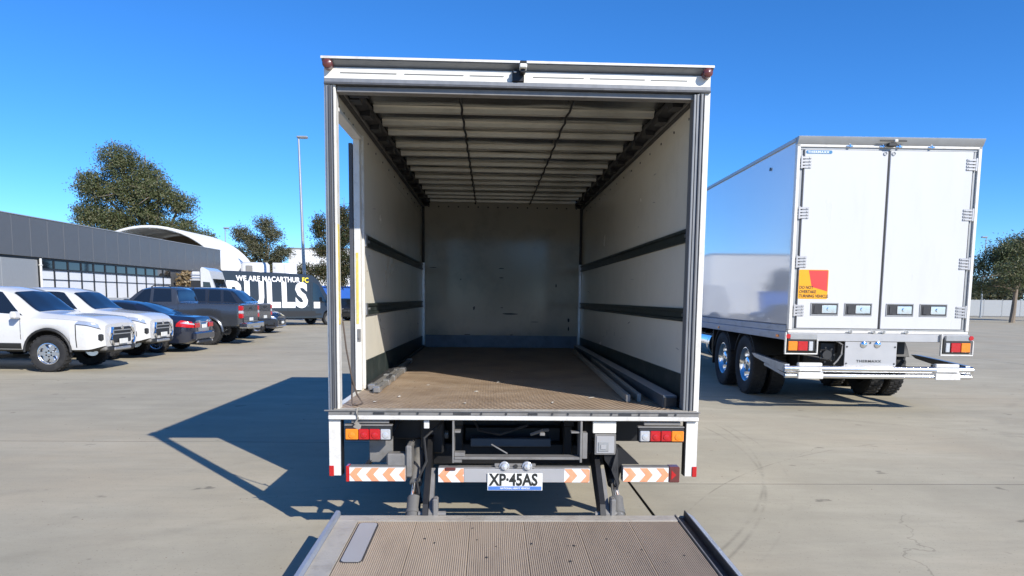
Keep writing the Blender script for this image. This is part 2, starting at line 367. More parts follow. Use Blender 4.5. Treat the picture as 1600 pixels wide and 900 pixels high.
# ------------------------------------------------------------------ mesh helpers
_boxcache = {}
class MB:
    def __init__(s):
        s.v = []; s.f = []; s.m = []
    def add(s, vs, fs, mi=0, X=None):
        o = len(s.v)
        for p in vs:
            p = Vector(p)
            if X is not None: p = X @ p
            s.v.append(p)
        for f in fs:
            s.f.append(tuple(i + o for i in f)); s.m.append(mi)
        return s
    def box(s, x0, x1, y0, y1, z0, z1, bev=0.0, mi=0, X=None):
        if bev <= 0:
            vs = [(x0, y0, z0), (x1, y0, z0), (x1, y1, z0), (x0, y1, z0), (x0, y0, z1), (x1, y0, z1), (x1, y1, z1), (x0, y1, z1)]
            fs = [(0, 3, 2, 1), (4, 5, 6, 7), (0, 1, 5, 4), (1, 2, 6, 5), (2, 3, 7, 6), (3, 0, 4, 7)]
            return s.add(vs, fs, mi, X)
        b = min(bev, (x1 - x0) * .45, (y1 - y0) * .45, (z1 - z0) * .45)
        bm = bmesh.new()
        bmesh.ops.create_cube(bm, size=1)
        for v in bm.verts:
            v.co = Vector(((x0 + x1) / 2 + v.co.x * (x1 - x0), (y0 + y1) / 2 + v.co.y * (y1 - y0), (z0 + z1) / 2 + v.co.z * (z1 - z0)))
        bmesh.ops.bevel(bm, geom=bm.edges[:], offset=b, segments=1, affect='EDGES', profile=.5)
        s.bm(bm, mi, X)
        return s
    def bm(s, bm, mi=0, X=None):
        bm.verts.ensure_lookup_table(); bm.verts.index_update()
        s.add([v.co.copy() for v in bm.verts], [[v.index for v in f.verts] for f in bm.faces], mi, X)
        bm.free()
    def cyl(s, p0, p1, r0, r1=None, n=14, caps=True, mi=0, X=None):
        r1 = r0 if r1 is None else r1
        p0, p1 = Vector(p0), Vector(p1)
        q = (p1 - p0).to_track_quat('Z', 'Y')
        vs, fs = [], []
        for p, r in ((p0, r0), (p1, r1)):
            for i in range(n):
                a = 2 * math.pi * i / n
                vs.append(p + q @ Vector((r * math.cos(a), r * math.sin(a), 0)))
        for i in range(n):
            j = (i + 1) % n
            fs.append((i, j, n + j, n + i))
        if caps:
            fs.append(tuple(reversed(range(n)))); fs.append(tuple(range(n, 2 * n)))
        return s.add(vs, fs, mi, X)
    def tube(s, pts, r, n=8, mi=0, X=None, rs=None):
        pts = [Vector(p) for p in pts]
        vs, fs = [], []
        for i, p in enumerate(pts):
            t = (pts[min(i + 1, len(pts) - 1)] - pts[max(i - 1, 0)])
            q = t.to_track_quat('Z', 'Y')
            rr = rs[i] if rs else r
            for k in range(n):
                a = 2 * math.pi * k / n
                vs.append(p + q @ Vector((rr * math.cos(a), rr * math.sin(a), 0)))
        for i in range(len(pts) - 1):
            for k in range(n):
                j = (k + 1) % n
                fs.append((i * n + k, i * n + j, (i + 1) * n + j, (i + 1) * n + k))
        fs.append(tuple(reversed(range(n)))); fs.append(tuple(range((len(pts) - 1) * n, len(pts) * n)))
        return s.add(vs, fs, mi, X)
    def prism(s, poly, axis, a0, a1, mi=0, X=None):
        """poly: 2-D outline (ccw), extruded along axis 'x','y' or 'z'"""
        def P(u, w, a):
            return {'x': (a, u, w), 'y': (u, a, w), 'z': (u, w, a)}[axis]
        n = len(poly)
        vs = [P(u, w, a0) for u, w in poly] + [P(u, w, a1) for u, w in poly]
        fs = [tuple(range(n)), tuple(range(n, 2 * n))[::-1]]
        for i in range(n):
            j = (i + 1) % n
            fs.append((i, n + i, n + j, j))
        return s.add(vs, fs, mi, X)
    def lathe(s, prof, n=28, mi=0, X=None):
        """prof: (r, y) pairs revolved round the local y axis"""
        vs, fs = [], []
        for r, y in prof:
            for i in range(n):
                a = 2 * math.pi * i / n
                vs.append((r * math.cos(a), y, r * math.sin(a)))
        for k in range(len(prof) - 1):
            for i in range(n):
                j = (i + 1) % n
                fs.append((k * n + i, k * n + j, (k + 1) * n + j, (k + 1) * n + i))
        return s.add(vs, fs, mi, X)
    def grid(s, fn, nu, nv, mi=0):
        vs = [fn(i / nu, j / nv) for j in range(nv + 1) for i in range(nu + 1)]
        w = nu + 1
        fs = [(j * w + i, j * w + i + 1, (j + 1) * w + i + 1, (j + 1) * w + i) for j in range(nv) for i in range(nu)]
        return s.add(vs, fs, mi)
    def build(s, name, mats, parent=None, angle=35, fix=True, loc=None):
        me = bpy.data.meshes.new(name)
        me.from_pydata([tuple(v) for v in s.v], [], s.f)
        if not isinstance(mats, (list, tuple)): mats = [mats]
        for m in mats: me.materials.append(m)
        if len(mats) > 1: me.polygons.foreach_set('material_index', s.m)
        if fix:
            bm = bmesh.new(); bm.from_mesh(me)
            bmesh.ops.recalc_face_normals(bm, faces=bm.faces)
            bm.to_mesh(me); bm.free()
        if angle:
            me.polygons.foreach_set('use_smooth', [True] * len(me.polygons))
            me.set_sharp_from_angle(angle=R(angle))
        me.update()
        o = bpy.data.objects.new(name, me)
        COL.objects.link(o)
        if parent is not None: o.parent = parent
        if loc is not None: o.location = loc
        return o

def thing(name, label, cat, loc=(0, 0, 0), rz=0.0, group=None):
    o = bpy.data.objects.new(name, None)
    o.empty_display_size = .2
    COL.objects.link(o)
    o.location = loc; o.rotation_euler = (0, 0, rz)
    tag(o, label, cat, group)
    return o
def tag(o, label=None, cat=None, group=None, kind=None):
    if label: o['label'] = label
    if cat: o['category'] = cat
    if group: o['group'] = group
    if kind: o['kind'] = kind
    return o
def again(o, parent=None, loc=None):
    c = o.copy(); COL.objects.link(c)
    if parent is not None: c.parent = parent
    if loc is not None: c.location = loc
    return c
def kids(o):
    return [c for c in bpy.data.objects if c.parent == o]
def copy_tree(o, parent=None):
    c = o.copy(); COL.objects.link(c)
    if parent is not None: c.parent = parent
    for k in kids(o): copy_tree(k, c)
    return c

def text(body, size, m, parent, X, name='lettering', extrude=.001, bold=0.0, sx=1.0, align='LEFT', spacing=1.0):
    cu = bpy.data.curves.new('txt', 'FONT')
    cu.body = body; cu.size = size; cu.extrude = extrude; cu.offset = bold
    cu.align_x = align; cu.space_character = spacing; cu.resolution_u = 3
    t = bpy.data.objects.new('txt', cu)
    COL.objects.link(t)
    dg = bpy.context.evaluated_depsgraph_get()
    me = bpy.data.meshes.new_from_object(t.evaluated_get(dg))
    bpy.data.objects.remove(t); bpy.data.curves.remove(cu)
    me.transform(X @ Matrix.Diagonal((sx, 1, 1, 1)))
    me.materials.clear(); me.materials.append(m)
    me.name = name
    o = bpy.data.objects.new(name, me); COL.objects.link(o)
    o.parent = parent
    return o
def facing(origin, right, up):
    """matrix taking text x->right, y->up"""
    r, u = Vector(right).normalized(), Vector(up).normalized()
    n = r.cross(u)
    m = Matrix((r, u, n)).transposed().to_4x4()
    m.translation = Vector(origin)
    return m
# ------------------------------------------------------------------ ground
g = MB(); g.box(-900, 900, -700, 1600, -.6, -.022)
ground = g.build('ground', M['concrete'], angle=0); tag(ground, kind='structure')
xs = [1.102 + 13.5 * k for k in range(-3, 4)]
for i in range(len(xs) - 1):
    x0, x1 = xs[i], xs[i + 1]
    gap = .009 if abs(x1 - 1.102) < .01 or abs(x0 - 1.102) < .01 else .0035
    off = 1.55 if x0 > 1 else 3.4
    y = off - 24.0 - .4 * (i % 2) * 0
    while y < 62:
        s = MB()
        w = x1 - x0; h = 6.0
        c = gap
        vs = []
        for (zz, ins) in ((-.02, 0), (-.004, 0), (0, .004)):
            vs += [(c + ins - w / 2, .0025 + ins - h / 2, zz), (w / 2 - c - ins, .0025 + ins - h / 2, zz),
                   (w / 2 - c - ins, h / 2 - .0025 - ins, zz), (c + ins - w / 2, h / 2 - .0025 - ins, zz)]
        fs = [(8, 9, 10, 11)]
        for k in (0, 4):
            fs += [(k + a, k + (a + 1) % 4, k + 4 + (a + 1) % 4, k + 4 + a) for a in range(4)]
        s.add(vs, fs[:1], 0); s.f += [tuple(i for i in f) for f in fs[1:]]; s.m += [1] * 8
        s.build('slab', [M['concrete'], M['joint']], ground, angle=0, fix=False, loc=((x0 + x1) / 2, y + h / 2, 0))
        y += 6.0

b = MB(); rnd = random.Random(99)
for i in range(700):
    x, y = rnd.uniform(-5.5, 7.5), rnd.uniform(-3.2, 9)
    r = rnd.uniform(.002, .007) * (1.6 if rnd.random() < .08 else 1)
    a = rnd.uniform(0, 6.3)
    k = len(b.v)
    for j in range(4):
        q = a + j * 1.5708
        b.v.append(Vector((x + r * math.cos(q) * rnd.uniform(.6, 1.6), y + r * math.sin(q) * rnd.uniform(.6, 1.2), .0004)))
    b.v.append(Vector((x, y, r * rnd.uniform(.4, .9))))
    b.f += [(k, k + 1, k + 4), (k + 1, k + 2, k + 4), (k + 2, k + 3, k + 4), (k + 3, k, k + 4)]; b.m += [0] * 4
o = b.build('grit', M['bark'], None, angle=0, fix=False); tag(o, 'loose grit and leaf crumbs scattered on the concrete', 'grit', kind='stuff')
# ------------------------------------------------------------------ the box truck
def wheel(parent, X, r, w, rim_r, rim_m, name='wheel', spokes=0, hub=.1, dish=.06, n=30, tyre_m=None):
    """a wheel about the local y axis; outer face towards -y; X places it. wheel > rim (a sub-part)"""
    t = MB()
    hw = w / 2
    t.lathe([(rim_r, -hw * .75), (rim_r + .02, -hw * .86), (r - .07, -hw), (r - .025, -hw * .93), (r - .006, -hw * .72), (r, -hw * .4),
             (r, hw * .4), (r - .006, hw * .72), (r - .025, hw * .93), (r - .07, hw), (rim_r, hw * .8), (rim_r, -hw * .75)], n, X=X)
    # tread blocks
    nb = int(r * 70)
    for i in range(nb):
        a = 2 * math.pi * i / nb
        for yy in (-.6, 0.02, .6):
            c = Vector((math.cos(a + yy * .05) * r, yy * hw, math.sin(a + yy * .05) * r))
            q = Matrix.Translation(c) @ Matrix.Rotation(-(a + yy * .05), 4, 'Y')
            t.box(-.012, .007, -hw * .24, hw * .24, -.028, .018, X=X @ q)
    o = t.build(name, tyre_m or M['rubber'], parent)
    d = MB()
    d.lathe([(rim_r + .012, -hw * .78), (rim_r - .005, -hw * .8), (rim_r - .02, -hw * .7), (rim_r - .035, -hw * .3), (rim_r * .8, -hw * .3 + dish),
             (hub * 1.25, -hw * .3 + dish * .9), (hub, -hw * .5), (hub * .8, -hw * .62), (.0001, -hw * .64)], n, X=X)
    if spokes:
        for i in range(spokes):
            a = 2 * math.pi * i / spokes
            q = X @ Matrix.Rotation(a, 4, 'Y')
            d.prism([(hub * .5, -.045), (rim_r * .96, -.03), (rim_r * .96, .03), (hub * .5, .045)][::1], 'y', -hw * .66, -hw * .4, X=q @ Matrix.Rotation(0, 4, 'Y'))
    else:
        for i in range(10):
            a = 2 * math.pi * i / 10
            c = Vector((math.cos(a) * hub * 1.7, -hw * .3 + dish * .9, math.sin(a) * hub * 1.7))
            d.cyl(c, c - Vector((0, .03, 0)), .014, n=6, X=X)
    d.build('rim', rim_m, o)
    return o

tr = thing('box_truck', 'white box truck seen from behind with its empty cargo body open and tail lift lowered', 'truck')
ZD = .906
HW, WI = 1.25, 1.2
L = 6.27
# --- floor
f = MB(); f.box(-WI + .002, WI - .002, .03, L, ZD - .055, ZD)
f.build('floor', M['tread_floor'], tr, angle=0)
# --- front bulkhead
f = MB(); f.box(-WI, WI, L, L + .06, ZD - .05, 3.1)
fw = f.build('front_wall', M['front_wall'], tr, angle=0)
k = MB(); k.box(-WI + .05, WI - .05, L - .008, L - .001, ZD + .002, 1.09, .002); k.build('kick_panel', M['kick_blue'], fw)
for sx in (-1, 1):
    c = MB(); c.box(sx * (WI - .022) - .02, sx * (WI - .022) + .02, L - .03, L - .001, ZD, 2.17, .003)
    c.build('corner_strip', M['alu'], fw)
    c = MB(); c.box(sx * (WI - .02) - .018, sx * (WI - .02) + .018, L - .026, L - .001, 2.172, 3.02, .003)
    for i in range(9): c.cyl((sx * (WI - .02), L - .026, 2.22 + i * .095), (sx * (WI - .02), L - .034, 2.22 + i * .095), .008, n=6)
    c.build('corner_strip', M['dark_steel'], fw)
random.seed(3)
for (x, z, w, h) in ((-.01, 2.1, .09, .016), (-.01, 1.96, .07, .014), (.12, 1.42, .26, .022), (-.42, 1.5, .03, .06), (1.02, 1.33, .035, .09), (1.02, 1.2, .025, .07), (.0, 1.51, .05, .012), (-.52, 1.1, .12, .012), (.15, 1.1, .06, .012), (-1.03, 2.1, .12, .01), (.82, 1.85, .02, .05), (-.62, 1.93, .02, .02), (.5, 1.3, .14, .008)):
    n = 9
    pts = [(x + math.cos(a * 2 * math.pi / n) * w / 2 * random.uniform(.7, 1.1), z + math.sin(a * 2 * math.pi / n) * h / 2 * random.uniform(.6, 1.2)) for a in range(n)]
    sc = MB(); sc.prism(pts, 'y', L - .003, L - .0005); sc.build('scuff_mark', M['black_paint'], fw, angle=0)
rv = MB()
for i in range(16):
    rv.cyl((-1.1 + i * .147, L, 3.0), (-1.1 + i * .147, L - .008, 3.0), .012, n=7)
tag(rv.build('rivet', M['dark_steel'], fw), kind='stuff')

# --- side walls
OY0, OY1, OZ = .10, .975, 2.895       # the side door opening in the left wall
def side_wall(s):
    w = MB()
    x0, x1 = (WI, HW) if s > 0 else (-HW, -WI)
    if s > 0:
        w.box(x0, x1, OY0, L + .06, .80, 3.10)
    else:
        w.box(x0, x1, OY1 + .09, L + .06, .80, 3.10)
        w.box(x0, x1, OY0, OY1 + .0895, OZ, 3.10)
        w.box(x0, x1, OY0, OY1 + .09, .80, ZD - .01)
    # low relief: the sheet's lap joints
    o = w.build('side_wall', M['inner_wall'], tr, angle=0)
    ys = OY0 + .01 if s > 0 else OY1 + .21
    # outer skin in its own white paint
    sk = MB()
    a, b = (HW + .001, HW + .006) if s > 0 else (-HW - .006, -HW - .001)
    if s > 0: sk.box(a, b, OY0, L + .06, .79, 3.10)
    else:
        sk.box(a, b, OY1 + .09, L + .06, .79, 3.10); sk.box(a, b, OY0, OY1 + .09, OZ, 3.10); sk.box(a, b, OY0, OY1 + .09, .79, ZD - .01)
    sk.build('outer_skin', M['white_body'], o, angle=0)
    # rub rails: three-ridge track
    for z in (2.108, 1.555):
        r = MB()
        xi = s * WI
        for (dz0, dz1, d) in ((-.047, -.022, .02), (-.022, .022, .009), (.022, .047, .02)):
            r.box(min(xi, xi - s * d), max(xi, xi - s * d), ys, L - .002, z + dz0 + (.0003 if dz0 > -.04 else 0), z + dz1, .003)
        r.build('rub_rail', M['rail_green'], o)
        e = MB()
        for i in range(3):
            e.cyl((xi - s * .009, ys + .05 + i * .05, z), (xi - s * .016, ys + .05 + i * .05, z), .012, n=8)
        e.box(min(xi, xi - s * .024), max(xi, xi - s * .024), ys - .075, ys - .002, z - .05, z + .05, .004)
        e.build('rail_end', M['alu'], o)
    # kick panel
    kk = MB()
    yk = ys - .02 if s > 0 else OY1 + .14
    xi = s * WI
    kk.prism([(yk, ZD + .001), (L - .03, ZD + .001), (L - .03, 1.075), (yk, 1.135)], 'x', xi - s * .001, xi - s * .009)
    kk.build('kick_panel', M['kick'], o, angle=0)
    # horizontal lap seams high on the wall
    for z in (2.955, 2.84):
        q = MB(); q.box(min(xi - s * .0005, xi - s * .002), max(xi - s * .0005, xi - s * .002), (ys if s > 0 else OY1 + .1), L - .03, z, z + .004)
        q.build('lap_seam', M['inner_wall'], o, angle=0)
    rv = MB()
    for i in range(14):
        y = ys + .2 + i * .42
        if y < L - .1: rv.cyl((xi, y, 2.915), (xi - s * .005, y, 2.915), .009, n=7)
    if s < 0:
        for i in range(4): rv.cyl((xi, .2 + i * .17, 2.915), (xi - s * .005, .2 + i * .17, 2.915), .01, n=7)
    tag(rv.build('rivet', M['dark_steel'], o), kind='stuff')
    # floor angle / cable kerb
    q = MB(); q.box(min(xi - s * .01, xi - s * .05), max(xi - s * .01, xi - s * .05), (ys if s > 0 else OY1 + .1), L - .04, ZD + .001, ZD + .035, .004)
    q.build('floor_angle', M['dark_steel'], o)
    rnd_ = random.Random(40 + s)
    for i in range(15):
        y = rnd_.uniform((ys if s > 0 else OY1 + .3), L - .3); z = rnd_.choice((rnd_.uniform(1.16, 1.5), rnd_.uniform(1.62, 2.04), rnd_.uniform(1.2, 1.45), rnd_.uniform(2.2, 2.8)))
        w_, h_ = rnd_.uniform(.03, .3) * rnd_.choice((1, 1, .4)), rnd_.uniform(.004, .012)
        if rnd_.random() < .3: w_, h_ = h_ * 2, w_ * .5
        if abs(z - 2.108) < .07 + h_ or abs(z - 1.555) < .07 + h_: continue
        n = 8
        k_ = rnd_.uniform(-.08, .08)
        pts = [(y + math.cos(a * 6.2832 / n) * w_ / 2 * rnd_.uniform(.6, 1.1), z + k_ * math.cos(a * 6.2832 / n) * w_ + math.sin(a * 6.2832 / n) * h_ / 2 * rnd_.uniform(.6, 1.2)) for a in range(n)]
        q = MB(); q.prism(pts, 'x', min(xi - s * .0003, xi - s * .0012), max(xi - s * .0003, xi - s * .0012)); q.build('scuff_mark', M['timber_grey'] if i % 3 else M['dark_steel'], o, angle=0)
    return o
lw = side_wall(-1); rw = side_wall(1)
# jamb of the side opening
j = MB()
j.box(-HW - .0, -WI + .0, OY1, OY1 + .088, ZD + .003, OZ - .003, .004)
j.box(-HW - .004, -WI + .016, OY1 + .0885, OY1 + .125, ZD + .003, OZ + .02, .003)
jo = j.build('door_jamb', M['frame_white'], tr)
y_ = MB(); y_.box(-WI - .036, -WI - .016, OY1 - .0035, OY1 - .0005, 1.44, 2.0, .001); y_.build('yellow_tape', M['yellow_tape'], jo)
y_ = MB()
y_.box(-WI - .03, -WI - .002, OY1 - .006, OY1 - .0005, 1.30, 1.40, .002); y_.cyl((-WI - .014, OY1, 1.33), (-WI - .014, OY1 - .015, 1.33), .008, n=8); y_.cyl((-WI - .01, OY1 + .05, 1.33), (-WI - .005, OY1 + .05, 1.33), .012, n=8)
y_.build('latch_plate', M['grey_steel'], jo)
h = MB(); h.box(-HW - .006, -WI + .02, OY0 + .01, OY1 - .002, OZ - .028, OZ - .001, .003); h.build('opening_head', M['frame_white'], tr)
d = MB(); d.box(-1.283, -1.257, 1.0, 2.0, .88, 2.84, .004)
sd = d.build('side_door', M['white_body'], tr)
d = MB(); d.box(-1.285, -1.256, .976, 1.0, .88, 2.84, .003); d.build('shaded_door_edge', M['seal'], sd)  # dark strip paints the shade on the door's outer edge

# --- rear frame: two posts with door tracks
for s in (-1, 1):
    p = MB()
    xo, xi = s * (HW + .004), s * (HW - .07)
    p.box(min(xo, xi), max(xo, xi), 0.0, OY0 - .002, .835, 3.02, .006)
    po = p.build('corner_post', M['frame_white'], tr)
    b0 = (.016, .063) if s < 0 else (.042, .098)
    q = MB()
    def strip(a, b, y0, y1, mi):
        xa, xb = s * (HW + .004) - s * a, s * (HW + .004) - s * b
        q.box(min(xa, xb), max(xa, xb), y0, y1, ZD + .004, 3.0, .002, mi=mi)
    if s < 0:
        strip(.014, .030, -.012, -.0005, 0); strip(.031, .043, -.02, -.0005, 1); strip(.044, .056, -.008, -.0005, 0); strip(.057, .062, -.016, -.0005, 1)
    else:
        strip(.040, .046, -.016, -.0005, 1); strip(.047, .062, -.01, -.0005, 0); strip(.063, .070, -.018, -.0005, 1); strip(.071, .09, -.007, -.0005, 0)
        xa, xb = s * (HW - .0885), s * (HW - .105)
        q.box(min(xa, xb), max(xa, xb), -.004, .09, ZD + .004, 3.0, .003, mi=0)
    q.build('door_seal', [M['seal_grey'], M['seal']], po)
    if s < 0:
        t = MB(); t.box(-HW + .0702, -HW + .073, .01, .06, 1.47, 2.13, .001); t.build('yellow_tape', M['yellow_tape'], po)
    # hanging corner skirt with red reflector
    k = MB(); xa, xb = s * (HW + .002), s * (HW - .076)
    k.prism([(min(xa, xb), .452), (max(xa, xb), .452), (max(xa, xb), .832), (min(xa, xb), .832)], 'y', -.004, .055)
    ko = k.build('corner_skirt', M['frame_white'], tr, angle=30)
    r = MB(); xa, xb = s * (HW + .004), s * (HW - .028); r.box(min(xa, xb), max(xa, xb), -.012, -.0045, .448, .52, .003)
    r.build('reflector', M['red_lens'], ko)
    v = MB(); xa = s * (HW - .079); v.box(min(xa, xa - s * .006), max(xa, xa - s * .006), -.01, .06, .455, .832); v.build('skirt_edge', M['black_paint'], ko)
# --- header
hd = MB()
hd.box(-HW - .004, HW + .004, 0.012, OY0 + .0, 3.046, 3.12, .003)
ho = hd.build('rear_header', M['cream_header'], tr)
cp = MB()
cp.prism([(-.036, 3.15), (-.031, 3.158), (.14, 3.166), (.14, 3.1215), (.03, 3.1215)], 'x', -HW - .008, HW + .008)
cp.build('roof_cap', M['seal_grey'], ho, angle=20)
cp = MB(); cp.box(-HW - .012, HW + .012, -.041, .14, 3.1665, 3.171); cp.box(-HW - .012, HW + .012, -.043, -.0372, 3.156, 3.1664); cp.build('cap_flashing', M['frame_white'], ho, angle=0)
for (a, b) in ((-1.15, -.79), (-.74, -.36), (-.32, -.1), (.09, .42), (.46, .82), (.86, 1.1)):
    sl = MB(); sl.box(a, b, .0085, .0115, 3.083, 3.0875); sl.build('slot', M['grey_steel'], ho, angle=0)
s1 = MB(); s1.box(-HW + .0, HW - .0, -.012, .06, 3.018, 3.0445, .003, mi=0); s1.box(-HW + .0, HW - .0, -.018, .06, 3.006, 3.0175, .002, mi=1)
s1.build('header_seal', [M['seal_grey'], M['seal']], ho)
s1 = MB(); s1.box(-1.175, 1.155, .02, .099, 2.968, 3.004, .003); s1.build('header_rail', M['grey_steel'], ho)
for s in (-1, 1):
    m_ = MB()
    n = 10
    X = Matrix.Translation((s * 1.222, -.03, 3.128))
    m_.cyl((0, .05, 0), (0, -.004, 0), .032, n=18, X=X)
    m_.lathe([(.03, -.004), (.028, -.012), (.02, -.018), (.0001, -.021)], 18, X=X)
    m_.build('marker_light', M['maroon_lens'], ho)
cr = MB()
cr.box(-.046, .03, -.02, .0115, 3.047, 3.12, .004, mi=0)
cr.box(-.002, .045, -.1, -.02, 3.112, 3.138, .005, mi=1)
cr.box(.0, .043, -.095, -.018, 3.139, 3.156, .003, mi=0)
cr.box(.004, .036, -.075, -.02, 3.088, 3.111, .004, mi=0)
cr.box(-.038, -.02, -.03, -.0205, 3.1, 3.108, .002, mi=1)
cr.build('rear_lamp', [M['black_paint'], M['cream_header']], ho)
# --- roof
rf = MB()
ny = 120
rnd = [random.uniform(-1, 1) for _ in range(4000)]
def roof_fn(u, v):
    x = -WI + 2 * WI * u; y = .1 + (L - .1) * v
    z = 3.105 + .012 * math.sin(y * 2 * math.pi / .45) + .004 * math.sin(x * 7 + y * 3.1) * math.sin(y * 5.3 + x)
    return (x, y, z)
rf.grid(roof_fn, 36, ny)
ro = rf.build('roof', M['galv'], tr, angle=80, fix=False)
rt = MB(); rt.box(-HW - .006, HW + .006, .141, L + .06, 3.13, 3.166, .01); rt.build('roof_skin', M['white_body'], ro)
rib0 = None
for i in range(14):
    y = .40 + .445 * i
    if rib0 is None:
        r = MB()
        r.prism([(-.055, 3.092), (-.05, 3.098), (-.028, 3.09), (-.024, 3.058), (.024, 3.058), (.028, 3.09), (.05, 3.098), (.055, 3.092), (.03, 3.084), (.027, 3.054), (-.027, 3.054), (-.03, 3.084)], 'x', -1.07, 1.07)
        rib0 = r.build('roof_rib', M['galv_rib'], ro, angle=20); rib0.location = (0, y, 0)
    else:
        q = again(rib0, ro, (0, y, random.uniform(-.004, .004)))
        q.rotation_euler = (random.uniform(-.02, .02), 0, 0)
for x in (-.40, .40):
    c = MB()
    pts = [(x + .006 * math.sin(i * 1.7), .12 + i * .12, 3.046 - .004 * math.sin(i * 2.6)) for i in range(52)]
    c.tube(pts, .009, 6); c.build('roof_cable', M['black_paint'], ro)
for s in (-1, 1):
    c = MB()
    xa = s * WI
    c.prism([(xa - s * .002, 2.985), (xa - s * .03, 2.985), (xa - s * .036, 2.992), (xa - s * .036, 3.03), (xa - s * .12, 3.045), (xa - s * .12, 3.075), (xa - s * .002, 3.075)], 'y', .1, L - .001)
    c.build('cant_rail', M['dark_steel'], ro, angle=20)
    c = MB(); c.box(min(xa - s * .036, xa - s * .042), max(xa - s * .036, xa - s * .042), .1, L - .01, 2.99, 3.01); c.build('rail_lip', M['grey_steel'], ro, angle=0)
    c = MB(); c.prism([(-.07, 3.0), (.07, 3.0), (.04, 3.09), (-.04, 3.09)], 'x', min(xa - s * .043, xa - s * .115), max(xa - s * .043, xa - s * .115))
    rb0 = c.build('rib_bracket', M['dark_steel'], ro, angle=0); rb0.location = (0, .4, 0)
    for i in range(1, 14): again(rb0, ro, (0, .4 + .445 * i, 0))
c = MB(); c.box(-1.12, -.98, .101, .16, 2.965, 3.02, .01); c.build('door_roller', M['black_paint'], ro)

# --- rear sill
s = MB()
s.box(-HW + .01, HW - .01, -.01, .03, ZD - .004, ZD + .003, .002, mi=1)
s.prism([(-.012, .84), (-.002, .84), (-.002, .902), (-.012, .902)], 'x', -HW - .002, HW + .002, mi=0)
s.box(-HW - .03, HW + .012, -.022, -.0125, .893, .902, .002, mi=0)
so = s.build('rear_sill', [M['grey_steel'], M['tread_strip']], tr)
s = MB(); s.box(-HW - .002, HW + .0, -.03, -.013, .838, .866, .004); s.build('sill_lip', M['frame_white'], so)
s = MB()
random.seed(11)
for i in range(16):
    x = -1.1 + i * .148 + random.uniform(-.03, .03)
    s.cyl((x, -.0125, .88), (x, -.017, .88), .008, n=7)
for (x, w) in ((-.42, .12), (-.95, .07), (.1, .05), (.7, .09), (.98, .06)):
    s.box(x, x + w, -.0155, -.0125, .872, .886, .003)
tag(s.build('sill_bolt', M['dark_steel'], so), kind='stuff')

# --- tail lamps
def tail_lamp(x0, z0, flip):
    w, hh = .312, .095
    b = MB(); b.box(x0, x0 + w, -.035, .03, z0, z0 + hh, .006)
    o = b.build('tail_lamp', M['plastic'], tr)
    b = MB(); b.box(x0 - .004, x0 + w + .004, -.02, .03, z0 + hh + .001, z0 + hh + .012, .003)
    b.box(x0 + .04, x0 + w - .02, -.005, .03, z0 + hh + .018, z0 + hh + .042, .003)
    b.build('lamp_bracket', M['grey_steel'], o)
    seg = [('amber_lens', .0, .085), ('red_lens', .087, .157), ('red_lens', .159, .23), ('clear_lens', .233, .3)]
    for n_, a, b_ in seg:
        xa, xb = x0 + .006 + a, x0 + .006 + b_
        if flip: xa, xb = x0 + w - .006 - b_, x0 + w - .006 - a
        m_ = MB(); m_.box(xa, xb, -.049, -.0355, z0 + .008, z0 + hh - .014, .006)
        m_.build('lens', M[n_], o)
        m_ = MB()
        X = Matrix.Translation(((xa + xb) / 2, -.0495, z0 + .04))
        m_.lathe([(.022, 0), (.018, -.004), (.0001, -.006)], 14, X=X); m_.build('lens_dome', M[n_], o)
    return o
tail_lamp(-1.143, .697, False); tail_lamp(.84, .693, True)

# --- bumper pieces with chevron tape
def bumper(x0, x1, z0, z1, segs, y=-.05):
    b = MB(); b.box(x0, x1, y, y + .07, z0, z1, .006)
    o = b.build('bumper', M['grey_steel'], tr)
    for (a, c, n_, dirn) in segs:
        m_ = MB(); m_.box(a, c, y - .0025, y - .0005, z0 + .003, z1 - .006); m_.build('reflective_panel', M['white_reflect'], o, angle=0)
        h = z1 - z0 - .012; zm = (z0 + z1) / 2 - .002
        pitch = h * 1.22
        x = a - pitch
        while x < c + pitch:
            t = h / 2 * .85
            if dirn > 0: pts = [(x, zm + h / 2), (x + h * .55, zm + h / 2), (x + h * .55 + t, zm), (x + h * .55, zm - h / 2), (x, zm - h / 2), (x + t, zm)]
            else: pts = [(x + t, zm + h / 2), (x + t + h * .55, zm + h / 2), (x + h * .55, zm), (x + t + h * .55, zm - h / 2), (x + t, zm - h / 2), (x, zm)]
            # clip the outline to the panel
            def clip(ps, f, keep):
                out = []
                for i in range(len(ps)):
                    p, q = ps[i], ps[(i + 1) % len(ps)]
                    pi, qi = keep(p[0], f), keep(q[0], f)
                    if pi: out.append(p)
                    if pi != qi:
                        tt = (f - p[0]) / (q[0] - p[0]); out.append((f, p[1] + tt * (q[1] - p[1])))
                return out
            pp = clip(pts, a + .001, lambda v, f: v >= f)
            if len(pp) > 2: pp = clip(pp, c - .001, lambda v, f: v <= f)
            if len(pp) > 2 and max(p[0] for p in pp) - min(p[0] for p in pp) > .01:
                m_ = MB()
                # two convex halves
                up = clip([(w, u) for u, w in pp], zm, lambda v, f: v >= f); dn = clip([(w, u) for u, w in pp], zm, lambda v, f: v <= f)
                for half in (up, dn):
                    if len(half) > 2: m_.prism([(u, w) for w, u in half], 'y', y - .0045, y - .0027)
                m_.build('chevron', M['orange_reflect'], o, angle=0)
            x += pitch
    return o
bl = bumper(-1.132, -.735, .422, .524, [(-1.11, -.738, 'c', -1)])
m_ = MB(); m_.box(-1.134, -1.112, -.056, .02, .42, .528, .004); m_.build('bumper_end', M['red_lens'], bl)
bm_ = bumper(-.52, .51, .416, .52, [(-.516, -.345, 'c', -1), (.335, .507, 'c', 1)])
